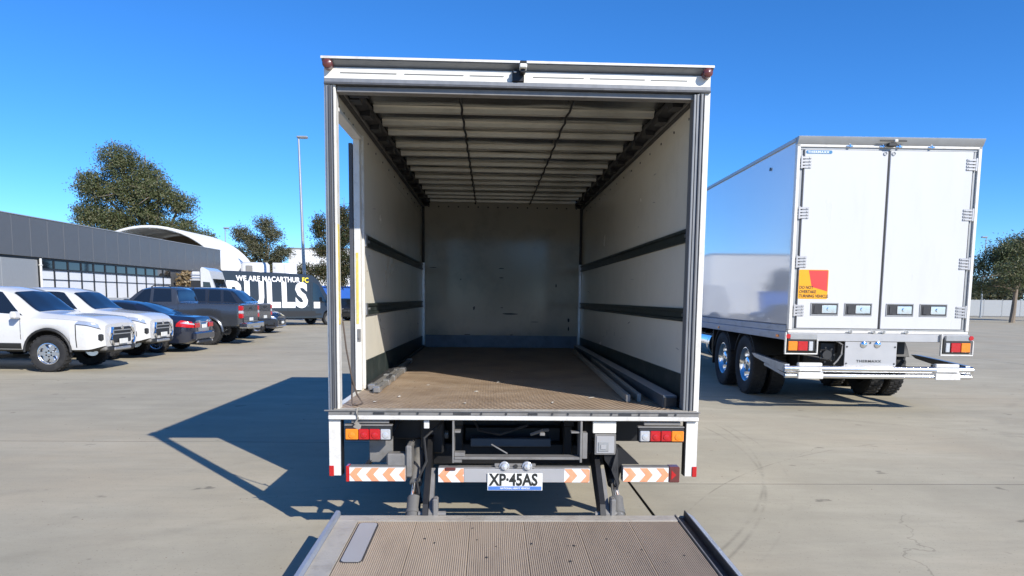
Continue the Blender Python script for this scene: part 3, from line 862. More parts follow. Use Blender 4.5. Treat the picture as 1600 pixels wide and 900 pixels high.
m_ = MB(); m_.box(-.344, .334, -.056, -.0505, .419, .512, .002); m_.build('centre_plate', M['panel_silver'], bm_)
m_ = MB(); m_.box(-.47, -.4, -.062, -.056, .5, .522, .004); m_.build('bumper_clip', M['maroon_lens'], bm_)
br = bumper(.733, 1.123, .422, .527, [(.737, 1.048, 'c', 1)])
m_ = MB(); m_.box(1.05, 1.124, -.06, .02, .42, .53, .006); mo = m_.build('end_reflector', M['maroon_lens'], br)
m_ = MB(); m_.prism([(1.066, .44), (1.1, .474), (1.066, .508)], 'y', -.0625, -.0605); m_.build('end_mark', M['red_lens'], br)
# brackets behind the bumpers
b = MB()
b.box(-.87, -.72, .0, .1, .43, .60, .01); b.box(-.74, -.70, -.02, .2, .44, .66, .01)
b.box(-1.0, -.84, .1, .13, .52, .70, .004)
b.build('bumper_bracket', M['grey_steel'], tr)
b = MB()
b.prism([(.6, .68), (.74, .64), (.86, .53), (.74, .53), (.72, .41), (.62, .56)], 'y', .02, .16)
b.build('bumper_bracket', M['black_paint'], tr, angle=20)
b = MB(); b.box(-1.02, -.8, .55, .562, .50, .66, .003); b.build('mud_flap', M['rubber'], tr)
b = MB(); b.box(.58, .98, 1.72, 1.735, .30, .72, .003); b.build('mud_flap', M['rubber'], tr)
b = MB(); b.box(-.98, -.58, 1.72, 1.735, .30, .72, .003); b.build('mud_flap', M['rubber'], tr)
b = MB(); b.tube([(-1.05, .1, .46), (-.86, .16, .7), (-.8, .2, .82)], .02, 6); b.build('skirt_stay', M['black_paint'], tr)
b = MB(); b.box(-.618, -.582, -.0, .02, .775, .832, .003); b.build('door_stop', M['frame_white'], tr)

# --- number plate and its lamps
pl = MB(); pl.box(-.186, .186, -.068, -.064, .366, .486, .004)
po = pl.build('number_plate', M['plate_white'], tr)
q = MB(); q.box(-.18, .18, -.0695, -.0682, .37, .395); q.build('plate_band', M['plate_blue'], po, angle=0)
text('XP\u00b745AS', .113, M['ink'], po, facing((-.172, -.0688, .403), (1, 0, 0), (0, 0, 1)), bold=.0035, sx=.80, spacing=1.0)
text('NATIONAL HEAVY VEHICLE', .016, M['ink_white'], po, facing((0, -.0703, .377), (1, 0, 0), (0, 0, 1)), bold=.0005, align='CENTER', extrude=.0004)
b = MB(); b.box(-.14, .14, -.045, -.02, .525, .545, .004); b.box(-.135, .135, -.05, -.03, .492, .526, .003)
lb = b.build('plate_lamp_bar', M['grey_steel'], tr)
for x in (-.072, .082):
    m_ = MB(); m_.lathe([(.034, .02), (.034, -.004), (.028, -.008), (.027, -.002), (.02, -.02), (.0001, -.028)], 18, X=Matrix.Translation((x, -.052, .528)))
    m_.build('plate_lamp', M['clear_lens'], lb)
m_ = MB(); m_.cyl((.005, -.05, .53), (.005, -.058, .53), .014, n=12); m_.build('lamp_plug', M['rubber'], lb)

# --- chassis and lift frame
c = MB()
for s in (-1, 1):
    c.box(s * .4 - .035, s * .4 + .035, .35, 8.3, .50, .74, .01)
    c.box(s * .4 - .04, s * .4 + .04, .3, 6.3, .741, .79, .006)
for i in range(15): c.box(-1.16, 1.16, .25 + i * .43, .31 + i * .43, .79, .848, .004)
for y in (.5, 1.4, 2.9, 4.2, 5.6): c.box(-.36, .36, y, y + .08, .55, .7, .008)
c.box(-.7, .7, .38, .5, .44, .60, .01)
c.box(.50, .575, .2, .3, .56, .835, .008); c.box(-.66, -.52, .32, .4, .60, .835, .008); c.box(-1.1, 1.1, 1.0, 1.02, .5, .84); c.box(-1.0, -.56, .32, .6, .64, .8, .01); c.box(-.64, .64, .6, .64, .42, .85)  # includes black cross plates added to block light under the body
c.box(.46, .64, .28, .5, .58, .84, .01); c.box(-.66, -.5, .25, .45, .55, .84, .01)
c.cyl((-.5, 2.4, .42), (.5, 2.4, .42), .09, n=12); c.cyl((0, 2.4, .42), (0, 5.6, .62), .05, n=10)
c.cyl((0, 2.25, .42), (0, 2.58, .42), .2, n=16)
c.build('chassis', M['black_paint'], tr)
c = MB()
c.box(-.425, -.412, -.03, .12, .545, .835, .002); c.box(-.411, -.37, -.02, .05, .75, .765, .002)
c.box(-.411, .44, -.035, .06, .57, .588, .003); c.box(-.411, -.36, -.03, .05, .55, .569)
c.box(-.411, -.34, -.025, .05, .589, .615, .003)
c.box(.441, .456, -.03, .12, .55, .835, .002); c.box(.457, .492, -.02, .05, .575, .755, .003); c.box(.38, .44, -.02, .04, .75, .762, .002)
c.build('lift_frame', M['grey_steel'], tr)
c = MB(); c.box(-.31, .27, .28, .34, .595, .655, .006); c.build('cross_beam', M['blue_steel'], tr)
c = MB(); c.tube([(-.16, .1, .648), (-.05, .06, .592)], .006, 6); c.tube([(.12, .2, .7), (.2, .15, .74), (.24, .2, .735)], .012, 6)
c.box(.17, .205, .02, .06, .725, .745, .003); c.build('air_line', M['grey_steel'], tr)
h = MB()
for k_ in range(4):
    h.tube([(.5 + .03 * k_, .2 - .05 * k_, .8), (.66 + .015 * k_, .05, .74 - .03 * k_), (.7, .0, .62), (.665 + .012 * k_, -.02, .5), (.7, -.06, .4), (.66, -.15, .3)], .008, 6)
h.build('hydraulic_hose', M['rubber'], tr)
h = MB(); h.tube([(-.5, .15, .8), (-.62, .05, .7), (-.6, 0, .55), (-.66, -.05, .42), (-.62, -.15, .3)], .009, 6)
h.build('hydraulic_hose', M['rubber'], tr)
h = MB(); h.tube([(-.3, .3, .82), (-.25, .25, .72), (-.1, .2, .7), (.1, .25, .76)], .01, 6)
h.build('hydraulic_hose', M['rubber'], tr)
# toolbox lit by the sun
b = MB(); b.box(.53, .69, .0, .012, .748, .832, .004); b.cyl((.6, .02, .79), (.6, .3, .79), .04, n=14); bo = b.build('tool_box', M['cream_header'], tr)
b = MB(); b.box(.545, .69, -.004, .01, .60, .744, .003, mi=0); b.box(.556, .678, -.009, -.0045, .612, .73, .003, mi=1); b.box(.568, .64, -.014, -.0095, .625, .69, .003, mi=2); b.box(.585, .622, -.018, -.0145, .64, .672, .003, mi=1)
b.build('box_lid', [M['grey_steel'], M['panel_silver'], M['frame_grey']], bo)
# spare parts of the driveline: wheels
for s in (-1, 1):
    for xo in (.60, .88):
        X = Matrix.Translation((s * xo, 2.42, .415)) @ Matrix.Rotation(R(90) * (1 if s > 0 else -1), 4, 'Z')
        wheel(tr, X, .415, .235, .235, M['grey_steel'], n=22)
    X = Matrix.Translation((s * .93, 6.95, .415)) @ Matrix.Rotation(R(90) * (1 if s > 0 else -1), 4, 'Z')
    wheel(tr, X, .415, .235, .235, M['grey_steel'], n=22)
# cab (only seen from the sides)
c = MB()
prof = [(6.5, .55), (8.25, .45), (8.42, .6), (8.45, 1.25), (8.3, 1.75), (7.98, 2.45), (7.8, 2.56), (6.5, 2.6)]
c.prism(prof, 'x', -1.06, 1.06)
co = c.build('cab', M['white_body'], tr, angle=30)
for s in (-1, 1):
    g_ = MB(); xa = s * 1.061
    g_.prism([(6.95, 1.6), (8.05, 1.6), (7.83, 2.35), (6.95, 2.38)], 'x', min(xa, xa + s * .004), max(xa, xa + s * .004)); g_.build('side_window', M['glass_dark'], co, angle=0)
    g_ = MB(); g_.box(s * 1.2 - .07, s * 1.2 + .07, 8.1, 8.16, 1.7, 2.15, .02); g_.tube([(s * 1.06, 8.1, 2.2), (s * 1.2, 8.13, 2.2), (s * 1.2, 8.13, 2.1)], .012, 6); g_.build('mirror', M['plastic'], co)
    g_ = MB(); g_.box(s * .8 - .16, s * .8 + .16, 8.40, 8.47, .68, .86, .02); g_.build('headlight', M['headlamp'], co)
g_ = MB(); g_.add([(-.98, 8.312, 1.76), (.98, 8.312, 1.76), (.93, 8.01, 2.42), (-.93, 8.01, 2.42)], [(0, 1, 2, 3)]); g_.add([(-.98, 8.3, 1.75), (.98, 8.3, 1.75), (.93, 8.0, 2.41), (-.93, 8.0, 2.41)], [(3, 2, 1, 0)])
g_.build('windscreen', M['glass_dark'], co, angle=0)
g_ = MB(); g_.box(-1.08, 1.08, 8.3, 8.52, .4, .64, .03); g_.build('front_bumper', M['plastic'], co)

# --- tail lift
PZ0, SL = .25, .034
def pz(y): return PZ0 + (y + .265) * SL
PX = Matrix.Translation((0, -.265, PZ0)) @ Matrix.Rotation(math.atan(SL), 4, 'X')   # local: y back to front (towards -y), z up
lf = MB()
lf.box(-1.15, 1.15, -1.85, 0, -.05, -.021, .003, X=PX)
lf.box(-1.12, 1.043, -1.85, -.004, -.0205, -.0065, X=PX)
tl = lf.build('tail_lift', M['dark_steel'], tr)
b = MB()
b.box(-1.13, 1.043, -.108, -.002, -.006, .004, .002, X=PX)
b.box(-1.13, -1.0, -1.85, -.1085, -.006, .003, .002, X=PX)
b.box(-1.15, 1.15, -.0015, .008, -.045, .0, .002, X=PX)
b.build('border_plate', M['tread_strip'], tl)
edges = [-.998, -.63, -.292, .046, .384, .722, 1.04]
planks = []
for i in range(6):
    a, c_ = edges[i] + .0014, edges[i + 1] - .0014
    p = MB()
    n = int((c_ - a) / .0112)
    w = (c_ - a) / n
    pr = [(a, -.006)]
    for k_ in range(n):
        x = a + k_ * w
        pr += [(x + w * .05, -.0035), (x + w * .25, .0015), (x + w * .6, .0015), (x + w * .8, -.0035)]
    pr += [(c_, -.0035), (c_, -.006)]
    m_ = len(pr)
    vs = [PX @ Vector((x, -.112, z)) for x, z in pr] + [PX @ Vector((x, -1.85, z)) for x, z in pr]
    p.add(vs, [(k_, k_ + 1, m_ + k_ + 1, m_ + k_) for k_ in range(m_ - 1)])
    p.build('plank', M['deck_plank'], tl, angle=0)
# hand-hold inset
def rrect(x0, x1, y0, y1, r, n=5):
    pts = []
    for (cx, cy, a0) in ((x1 - r, y1 - r, 0), (x0 + r, y1 - r, 90), (x0 + r, y0 + r, 180), (x1 - r, y0 + r, 270)):
        for k_ in range(n + 1):
            a = R(a0 + 90 * k_ / n); pts.append((cx + r * math.cos(a), cy + r * math.sin(a)))
    return pts
h = MB(); h.prism(rrect(-.985, -.862, -.78, -.14, .03), 'z', -.004, .0035, X=PX); h.build('hatch_rim', M['dark_steel'], tl, angle=20)
h = MB(); h.prism(rrect(-.978, -.869, -.772, -.148, .026), 'z', -.004, .0055, X=PX); h.build('hatch', M['panel_silver'], tl, angle=20)
# left edge: rounded blue-grey rail standing proud
h = MB()
h.prism([(-1.168, -.05), (-1.131, -.05), (-1.131, .02), (-1.138, .032), (-1.158, .034), (-1.168, .02)], 'y', -1.85, .01, X=PX)
h.build('edge_rail', M['rail_blue'], tl, angle=50)
# right edge: open channel
h = MB()
h.prism([(1.054, -.02), (1.104, -.02), (1.104, -.012), (1.054, -.012)], 'y', -1.85, -.01, mi=0, X=PX)
h.box(1.044, 1.053, -1.85, -.0, -.02, .012, .002, mi=1, X=PX)
h.prism([(1.105, -.02), (1.112, -.02), (1.116, .034), (1.109, .034)], 'y', -1.85, .012, mi=0, X=PX)
h.prism([(1.1165, .03), (1.113, -.02), (1.172, -.03), (1.172, -.004)], 'y', -1.85, .0, mi=2, X=PX)
h.build('edge_channel', [M['dark_steel'], M['grey_steel'], M['rail_blue']], tl, angle=30)
random.seed(5)
h = MB()
for i in range(26):
    x = random.uniform(-.8, 1.0); y = random.uniform(-1.5, -.2); r_ = random.uniform(.003, .011)
    n = 7
    h.prism([(x + r_ * random.uniform(.5, 1.3) * math.cos(2 * math.pi * k_ / n), y + r_ * 1.6 * random.uniform(.5, 1.3) * math.sin(2 * math.pi * k_ / n)) for k_ in range(n)], 'z', .0016, .0026, X=PX)
tag(h.build('oil_spot', M['dark_steel'], tl, angle=0), kind='stuff')
# lift arms and rams
for s, xa, xc in ((-1, -.575, -.672), (1, .585, .682)):
    a = MB()
    a.prism([(.45, .60), (.45, .72), (.2, .68), (-.24, .32), (-.3, .2), (-.18, .19)], 'x', xa - .03, xa + .005)
    a.build('lift_arm', M['black_paint'], tl, angle=20)
    a = MB()
    a.prism([(.02, .42), (.02, .5), (-.26, .26), (-.26, .2), (-.19, .2)], 'x', xa + .008, xa + .034)
    a.box(xa + .036, xa + .07, -.27, -.18, .2, .36, .008)
    a.build('arm_link', M['grey_steel'], tl, angle=20)
    a = MB()
    a.cyl((xc, .42, .62), (xc, .0, .40), .043, .043, 16)
    a.build('ram_barrel', M['grey_steel'] if s < 0 else M['black_paint'], tl)
    a = MB(); a.cyl((xc, .01, .405), (xc, -.14, .325), .025, .025, 12); a.build('ram_rod', M['chrome'], tl)
    a = MB()
    a.cyl((xc, -.11, .325), (xc, -.258, .185), .047, .045, 18); a.cyl((xc, -.18, .257), (xc, -.2, .238), .051, .051, 18)
    a.build('ram_boot', M['boot_grey'], tl)
    a = MB(); a.cyl((xa - .06, -.225, .25), (xa + .12, -.225, .25), .02, n=10); a.cyl((xa - .09, .4, .66), (xa + .1, .4, .66), .03, n=10); a.build('hinge_pin', M['grey_steel'], tl)

# ------------------------------------------------------------------ loose things inside the body
def bar(name, label, p0, p1, w, h, m, cat):
    p0, p1 = Vector(p0), Vector(p1)
    d = p1 - p0
    t = MB()
    ln = d.length
    t.box(-w / 2, w / 2, 0, ln, 0, h, .004)
    o = t.build(name, m)
    o.location = p0; o.rotation_euler = (math.asin(d.z / ln), 0, -math.atan2(d.x, d.y))
    tag(o, label, cat); return o
bar('timber_batten', 'thin grey batten lying on the truck floor, furthest from the right wall', (.845, .40, ZD + .002), (1.0, 5.3, ZD + .002), .032, .055, M['timber_grey'], 'batten')
bar('timber_batten', 'shorter thin grey batten lying between the outer batten and the wide rail', (.93, .42, ZD + .002), (1.06, 4.1, ZD + .002), .028, .06, M['timber_grey'], 'batten')
b_ = bar('load_rail', 'wide grey box rail lying along the right wall of the cargo floor', (1.085, .12, ZD + .002), (1.085, 5.6, ZD + .002), .1, .082, M['blue_steel'], 'rail')
t = MB(); t.box(-.045, .045, -.006, .004, .008, .074, .003); t.build('end_cap', M['black_paint'], b_)
t = MB(); t.box(-.048, .048, .01, 5.47, .0825, .086, .001); t.build('lit_top_strip', M['panel_silver'], b_)  # pale strip paints the lit top of the dark rail
for (x, y, ln, lab) in ((-1.12, .95, 2.6, 'grey steel load bar on the floor against the left wall kick panel'), (-1.06, .80, 1.7, 'shorter grey load bar on the floor beside the one against the left wall')):
    t = thing('load_bar', lab, 'load bar', (x, y, ZD + .001), -.012)
    q = MB(); q.box(-.022, .022, 0, ln, .004, .045, .006); q.build('beam', M['grey_steel'], t)
    q = MB()
    for yy in (.02, ln * .3, ln * .5, ln - .15): q.box(-.028, .028, yy, yy + .12, .0, .052, .006)
    q.build('end_fitting', M['alu'], t)
    q = MB(); q.box(-.012, .012, ln * .35, ln * .47, .053, .07, .004); q.build('latch_handle', M['dark_steel'], t)
t = MB()
t.tube([(-1.165, .07, 1.49), (-1.15, .1, 1.3), (-1.125, .15, 1.1), (-1.1, .2, .98), (-1.06, .2, ZD + .01), (-1.085, .12, ZD + .008), (-1.12, .14, ZD + .008), (-1.13, .17, ZD + .05), (-1.127, .18, ZD + .2)], .006, 6)
o = t.build('cord', M['cord'], None); tag(o, 'thin dark brown cord hanging from the left rear post to the floor', 'cord')
t = MB()
t.tube([(-1.05, .02, ZD + .008), (-1.06, -.02, ZD + .008), (-1.062, -.034, .88), (-1.055, -.038, .84), (-1.066, -.036, .81), (-1.05, -.036, .8)], .005, 5)
t.tube([(-1.062, -.034, .88), (-1.05, -.04, .85), (-1.075, -.04, .81), (-1.06, -.037, .79)], .006, 5)
t.prism([(-1.085, .79), (-1.04, .77), (-1.03, .8), (-1.06, .83)], 'y', -.042, -.036)
o = t.build('twine', M['timber_grey'], None); tag(o, 'frayed pale twine hanging over the rear sill above the left tail lamp', 'twine')
random.seed(21)
spots = [(-.35, .28, 'nearest the sill, a little left of centre'), (-.86, .62, 'left side, just inside the hanging cord'), (-.28, .95, 'middle of the sunlit floor, left of centre'), (-1.0, .33, 'left corner by the rear post'),
         (.28, .35, 'nearest the sill, right of centre'), (.6, .62, 'right side, at the edge of the shadow'), (-.1, 1.6, 'middle, deepest in the sunlight'), (-.7, 1.35, 'left, beside the load bars'), (.05, 2.6, 'deep inside, in the shade')]
for i, (x, y, lab) in enumerate(spots):
    t = MB()
    a = random.uniform(.02, .045); b = random.uniform(.01, .022)
    n = 7
    ring = [(a * math.cos(2 * math.pi * k_ / n) * random.uniform(.6, 1.2), b * math.sin(2 * math.pi * k_ / n) * random.uniform(.6, 1.2)) for k_ in range(n)]
    vs = [(0, 0, .008)] + [(u, w, random.uniform(.001, .006)) for u, w in ring]
    t.add(vs, [(0, k_ + 1, (k_ + 1) % n + 1) for k_ in range(n)])
    o = t.build('paper_scrap', M['paper'], None, angle=0)
    o.location = (x, y, ZD + .001); o.rotation_euler = (0, 0, random.uniform(0, 6.3))
    tag(o, 'pale scrap of litter on the cargo floor, ' + lab, 'litter', 'scraps of litter on the truck floor')
b = MB()
for i in range(150):
    x, y = random.uniform(-1.15, 1.0), abs(random.gauss(0, 1.1)) + .04
    if y > 5: continue
    r = random.uniform(.002, .006); a = random.uniform(0, 6.3); k = len(b.v)
    for j in range(4): b.v.append(Vector((x + r * math.cos(a + j * 1.57) * (2 if j % 2 else .7), y + r * math.sin(a + j * 1.57), ZD + .0006)))
    b.v.append(Vector((x, y, ZD + r * .6)))
    b.f += [(k, k + 1, k + 4), (k + 1, k + 2, k + 4), (k + 2, k + 3, k + 4), (k + 3, k, k + 4)]; b.m += [0] * 4
o = b.build('crumbs', M['leaf_dry'], None, angle=0, fix=False); tag(o, 'dry leaf crumbs scattered over the brown cargo floor', 'crumbs', kind='stuff')
# ------------------------------------------------------------------ refrigerated trailer on the right
TX, TY, TA = 4.315, 6.0, -.026
TW, TT, TB = 2.74, 4.06, 1.075
tl_ = thing('refrigerated_trailer', 'tall white refrigerated semi-trailer parked right of the box truck with closed rear doors', 'trailer', (TX, TY, 0), TA)
LEN = 12.6
b = MB(); b.box(0.005, TW - .005, .07, LEN, 1.30, TT - .02, .02)
body = b.build('trailer_body', M['gelcoat'], tl_)
for s, x0, x1 in ((-1, -.006, .02), (1, TW - .02, TW + .006)):
    b = MB(); b.box(x0, x1, .1, LEN - .02, TB + .125, 1.298, .004); b.box(x0 - .004, x1 + .004, .1, LEN - .02, TB, TB + .122, .006)
    b.build('side_rail', M['rail_blue'], body)
    b = MB(); b.box(x0 - .01, x1 + .01, .06, LEN, TT - .06, TT, .008); b.build('top_rail', M['panel_silver'], body)
b = MB(); b.cyl((-.0065, 1.1, 3.78), (-.012, 1.1, 3.78), .03, n=10); b.build('vent_plug', M['plastic'], body)
b = MB()
for y_ in (.35, 3.6, 6.9): b.box(-.02, -.011, y_, y_ + .11, TB + .03, TB + .075, .006)
b.build('side_marker', M['amber_lens'], body)
# rear frame
b = MB()
b.box(0, .05, 0, .08, TB + .16, TT - .09, .006, mi=0); b.box(TW - .05, TW, 0, .08, TB + .16, TT - .09, .006, mi=0)
b.box(.051, .115, .03, .08, 1.26, TT - .1, .004, mi=1); b.box(TW - .115, TW - .051, .03, .08, 1.26, TT - .1, .004, mi=1)
b.box(0, TW, .0, .08, TT - .14, TT - .10, .005, mi=0)
b.box(.052, TW - .052, .022, .08, TT - .175, TT - .141, .004, mi=1)
b.prism([(-.06, TT - .012), (-.06, TT), (.08, TT), (.08, TT - .099), (-.005, TT - .099)], 'x', -.004, TW + .004, mi=1)
b.box(0.052, TW - .052, .02, .08, 1.232, 1.259, .004, mi=1)
b.box(0, TW, .012, .08, 1.19, 1.231, .005, mi=0)
fr = b.build('rear_frame', [M['frame_white'], M['frame_grey']], tl_)
b = MB(); b.box(-.006, TW + .006, -.064, .1, TT + .0005, TT + .008, .002); b.build('roof_edge', M['alu_bright'], fr)
b = MB(); b.box(-.004, TW + .004, -.015, .09, TB - .005, 1.188, .006); b.build('rear_beam', M['panel_silver'], fr)
b = MB()
for x in (.95, 1.3, 1.45, 1.8):
    b.box(x - .07, x + .03, -.012, .011, 1.205, 1.222, .004); b.cyl((x - .01, -.015, 1.2), (x - .01, -.015, 1.235), .018, n=8)
for x in (.77, 1.26, 1.5, 1.98):
    b.box(x - .05, x + .05, -.012, -.0005, TT - .128, TT - .112, .003); b.cyl((x, -.012, TT - .14), (x, -.012, TT - .1), .014, n=8)
b.build('lock_fitting', M['chrome'], fr)
b = MB(); b.box(1.31, 1.43, -.075, -.006, TT - .13, TT - .075, .01, mi=0); b.box(1.39, 1.44, -.09, -.061, TT - .07, TT - .03, .006, mi=1); b.box(1.18, 1.58, -.068, -.061, TT - .06, TT - .04, .003, mi=0)
b.build('top_lamp', [M['plastic'], M['frame_white']], fr)
# doors
for k, (x0, x1) in enumerate(((.118, 1.352), (1.388, TW - .118))):
    b = MB(); b.box(x0, x1, .006, .06, 1.262, TT - .178, .006)
    d = b.build('rear_door', M['trailer_door'], tl_)
    b = MB()
    e = .02
    b.box(x0 - .015, x0 - .001, .016, .06, 1.262, TT - .178); b.box(x1 + .001, x1 + .015, .016, .06, 1.262, TT - .178)
    b.build('door_gasket', M['dark_steel'], d)
    hx = x0 - .06 if k == 0 else x1 + .06
    for z in (3.70, 2.97, 2.25, 1.53):
        h = MB()
        sg = 1 if k == 0 else -1
        for dz in (-.07, -.025, .02, .065):
            a_, c_ = hx, hx + sg * .16
            h.box(min(a_, c_), max(a_, c_), -.008, .0055, z + dz - .016, z + dz + .016, .004)
            h.cyl((hx + sg * .13, -.008, z + dz), (hx + sg * .13, -.014, z + dz), .01, n=7)
        h.box(min(hx, hx + sg * .03), max(hx, hx + sg * .03), -.012, .0, z - .095, z + .095, .006)
        h.build('hinge', M['panel_silver'], d)
    for xx in ((.32, .83) if k == 0 else (1.46, 1.97)):
        h = MB()
        z0, z1, w = 1.455, 1.645, .42
        h.box(xx, xx + w, -.004, .0055, z0, z0 + .015, .003, mi=0); h.box(xx, xx + w, -.004, .0055, z1 - .015, z1, .003, mi=0)
        h.box(xx, xx + .015, -.004, .0055, z0 + .0155, z1 - .0155, .003, mi=0); h.box(xx + w - .015, xx + w, -.004, .0055, z0 + .0155, z1 - .0155, .003, mi=0)
        h.box(xx + .0155, xx + w - .0155, .001, .0055, z0 + .0155, z1 - .0155, mi=1)
        h.box(xx + .17, xx + w - .03, -.012, .0005, z0 + .035, z1 - .035, .012, mi=2)
        h.cyl((xx + .27, -.012, (z0 + z1) / 2), (xx + .27, -.03, (z0 + z1) / 2), .028, n=14, mi=2)
        h.box(xx + .05, xx + .11, -.008, .0005, z0 + .03, z1 - .04, .008, mi=1)
        h.build('door_latch', [M['frame_grey'], M['dark_steel'], M['chrome']], d)
    h = MB()
    cx = x1 - .045 if k == 0 else x0 + .045
    h.lathe([(.028, .0055), (.028, -.006), (.02, -.006), (.018, .002), (.0001, .002)], 14, X=Matrix.Translation((cx, 0, TT - .22)))
    h.build('door_buffer', M['frame_grey'], d)
    if k == 0:
        h = MB(); h.prism(rrect(.135, .52, TT - .235, TT - .188, .02), 'y', .002, .0055); bd = h.build('name_badge', M['badge_blue'], d, angle=0)
        text('THERMAXX', .04, M['ink_white'], d, facing((.158, .0012, TT - .226), (1, 0, 0), (0, 0, 1)), bold=.0012, sx=1.35, spacing=1.15)
        h = MB(); h.prism(rrect(.12, .565, 1.70, 2.135, .02), 'y', .003, .0055); h.build('warning_sticker', M['sticker_yellow'], d, angle=0)
        h = MB(); h.prism([(.265, 2.125), (.32, 1.88), (.555, 1.815), (.555, 2.125)], 'y', .0015, .0028); h.build('sticker_panel', M['sticker_red'], d, angle=0)
        for i, ln in enumerate(('DO NOT', 'OVERTAKE', 'TURNING VEHICLE')):
            text(ln, .062, M['ink'], d, facing((.135, .0022, 1.85 - i * .064), (1, 0, 0), (0, 0, 1)), bold=.0015, sx=.83)
# rear lamps
def trailer_lamp(x0, flip):
    b = MB(); b.box(x0, x0 + .44, -.045, .03, .90, 1.13, .02, mi=0)
    o = b.build('rear_lamp', [M['plastic']], tl_)
    b = MB()
    for (a, c, z0, z1) in ((x0 - .03, x0 + .47, .868, .888), (x0 - .03, x0 - .01, .889, 1.2), (x0 + .45, x0 + .47, .889, 1.1)):
        b.box(a, c, -.06, -.02, z0, z1, .006)
    b.build('lamp_guard', M['frame_white'], o)
    b = MB(); b.box(x0 + .04, x0 + .46, -.05, -.01, 1.085, 1.175, .012, mi=0); b.cyl((x0 + .015 if not flip else x0 + .425, -.06, 1.14), (x0 + .015 if not flip else x0 + .425, -.02, 1.14), .035, n=12, mi=1); b.build('lamp_hood', [M['frame_grey'], M['red_lens']], o)
    segs = [('amber_lens', .02, .16), ('red_lens', .165, .315), ('clear_lens', .33, .395)]
    for n_, a, c in segs:
        if flip: a, c = .44 - c, .44 - a
        b = MB(); b.box(x0 + a, x0 + c, -.062, -.0455, .925, 1.065, .008); b.build('lens', M[n_], o)
trailer_lamp(-.03, False); trailer_lamp(TW - .41, True)
# number-plate panel
b = MB(); b.box(.87, 1.66, -.01, .01, .70, 1.065, .004); pp = b.build('plate_panel', M['panel_silver'], tl_)
text('THERMAXX', .052, M['ink'], pp, facing((1.05, -.0115, .755), (1, 0, 0), (0, 0, 1)), bold=.0015, sx=1.25, spacing=1.15)
b = MB()
for x in (1.15, 1.36): b.lathe([(.05, -.0105), (.05, -.02), (.035, -.03), (.0001, -.034)], 14, X=Matrix.Translation((x, 0, 1.025)))
b.build('panel_lamp', M['chrome'], pp)
b = MB()
for x, z in ((.90, .735), (1.63, .735), (.9, .99), (1.63, .99), (1.25, 1.05)): b.cyl((x, -.0105, z), (x, -.016, z), .014, n=8)
tag(b.build('bolt', M['dark_steel'], pp), kind='stuff')
# bumper tubes with plates
b = MB()
b.cyl((-.06, -.06, .655), (TW + .06, -.06, .655), .05, n=16); b.cyl((-.045, -.055, .548), (TW + .045, -.055, .548), .036, n=16)
b.build('bumper_tube', M['alu_bright'], tl_)
for x0 in (.14, TW - .52):
    b = MB(); b.box(x0, x0 + .38, -.115, -.09, .505, .605, .008); b.box(x0 + .01, x0 + .37, -.09, .0, .69, .745, .012); b.box(x0 + .01, x0 + .36, -.11, -.095, .62, .688, .008)
    b.build('bumper_plate', M['frame_white'], tl_)
for x0, sg in ((-.06, 1), (TW + .06, -1)):
    b = MB()
    b.prism([(-.04, .60), (-.04, .72), (1.35, .78), (1.5, .775), (1.35, .72), (.4, .62)], 'x', min(x0 + sg * .02, x0 + sg * .09), max(x0 + sg * .02, x0 + sg * .09))
    b.prism([(.0, .53), (.0, .58), (.9, .66), (.9, .62)], 'x', min(x0 + sg * .03, x0 + sg * .08), max(x0 + sg * .03, x0 + sg * .08))
    b.build('bumper_arm', M['alu'], tl_, angle=20)
# underneath
b = MB()
for x in (.85, 1.89): b.box(x - .06, x + .06, .3, LEN - 1.0, .86, 1.20, .01)
b.box(.12, TW - .12, .09, LEN - .1, 1.2, 1.296, .01)
for i in range(14): b.box(.08, TW - .08, .4 + i * .86, .47 + i * .86, 1.08, 1.199, .004)
for y_ in (2.12, 3.5):
    b.cyl((.3, y_, .525), (TW - .3, y_, .525), .075, n=12)
    for x in (.85, 1.89): b.box(x - .05, x + .05, y_ - .55, y_ + .3, .6, .7, .01); b.cyl((x, y_ + .3, .62), (x, y_ + .3, .86), .13, n=14)
for x in (.5, 2.24): b.box(x - .07, x + .07, 9.6, 9.75, .1, 1.1, .01); b.box(x - .14, x + .14, 9.55, 9.8, .0, .04, .005)
b.box(.55, .8, .15, .6, .75, 1.05, .02)
b.box(.65, 2.1, 1.2, 9.0, .55, .86, .02); b.box(.1, 2.64, 4.4, 4.44, .35, 1.08); b.box(.66, 2.08, 1.0, 1.05, .4, 1.08)  # black block and cross plates added to deepen the shade beneath
b.build('trailer_chassis', M['black_paint'], tl_)
b = MB()
b.cyl((.62, .02, .86), (.62, .12, .86), .07, n=18); 
for a in range(7):
    q = 2 * math.pi * a / 7; b.cyl((.62 + .11 * math.cos(q), .05, .86 + .11 * math.sin(q)), (.62 + .11 * math.cos(q), .03, .86 + .11 * math.sin(q)), .014, n=6)
b.build('hose_drum', M['plastic'], tl_)
b = MB(); b.tube([(.75, .05, 1.08), (.83, .0, 1.02), (.82, -.02, .88), (.76, -.02, .78), (.70, -.03, .72)], .013, 6); b.tube([(.3, .3, .85), (.45, .1, .83), (.6, .03, .8)], .01, 6); b.build('air_hose', M['grey_steel'], tl_)
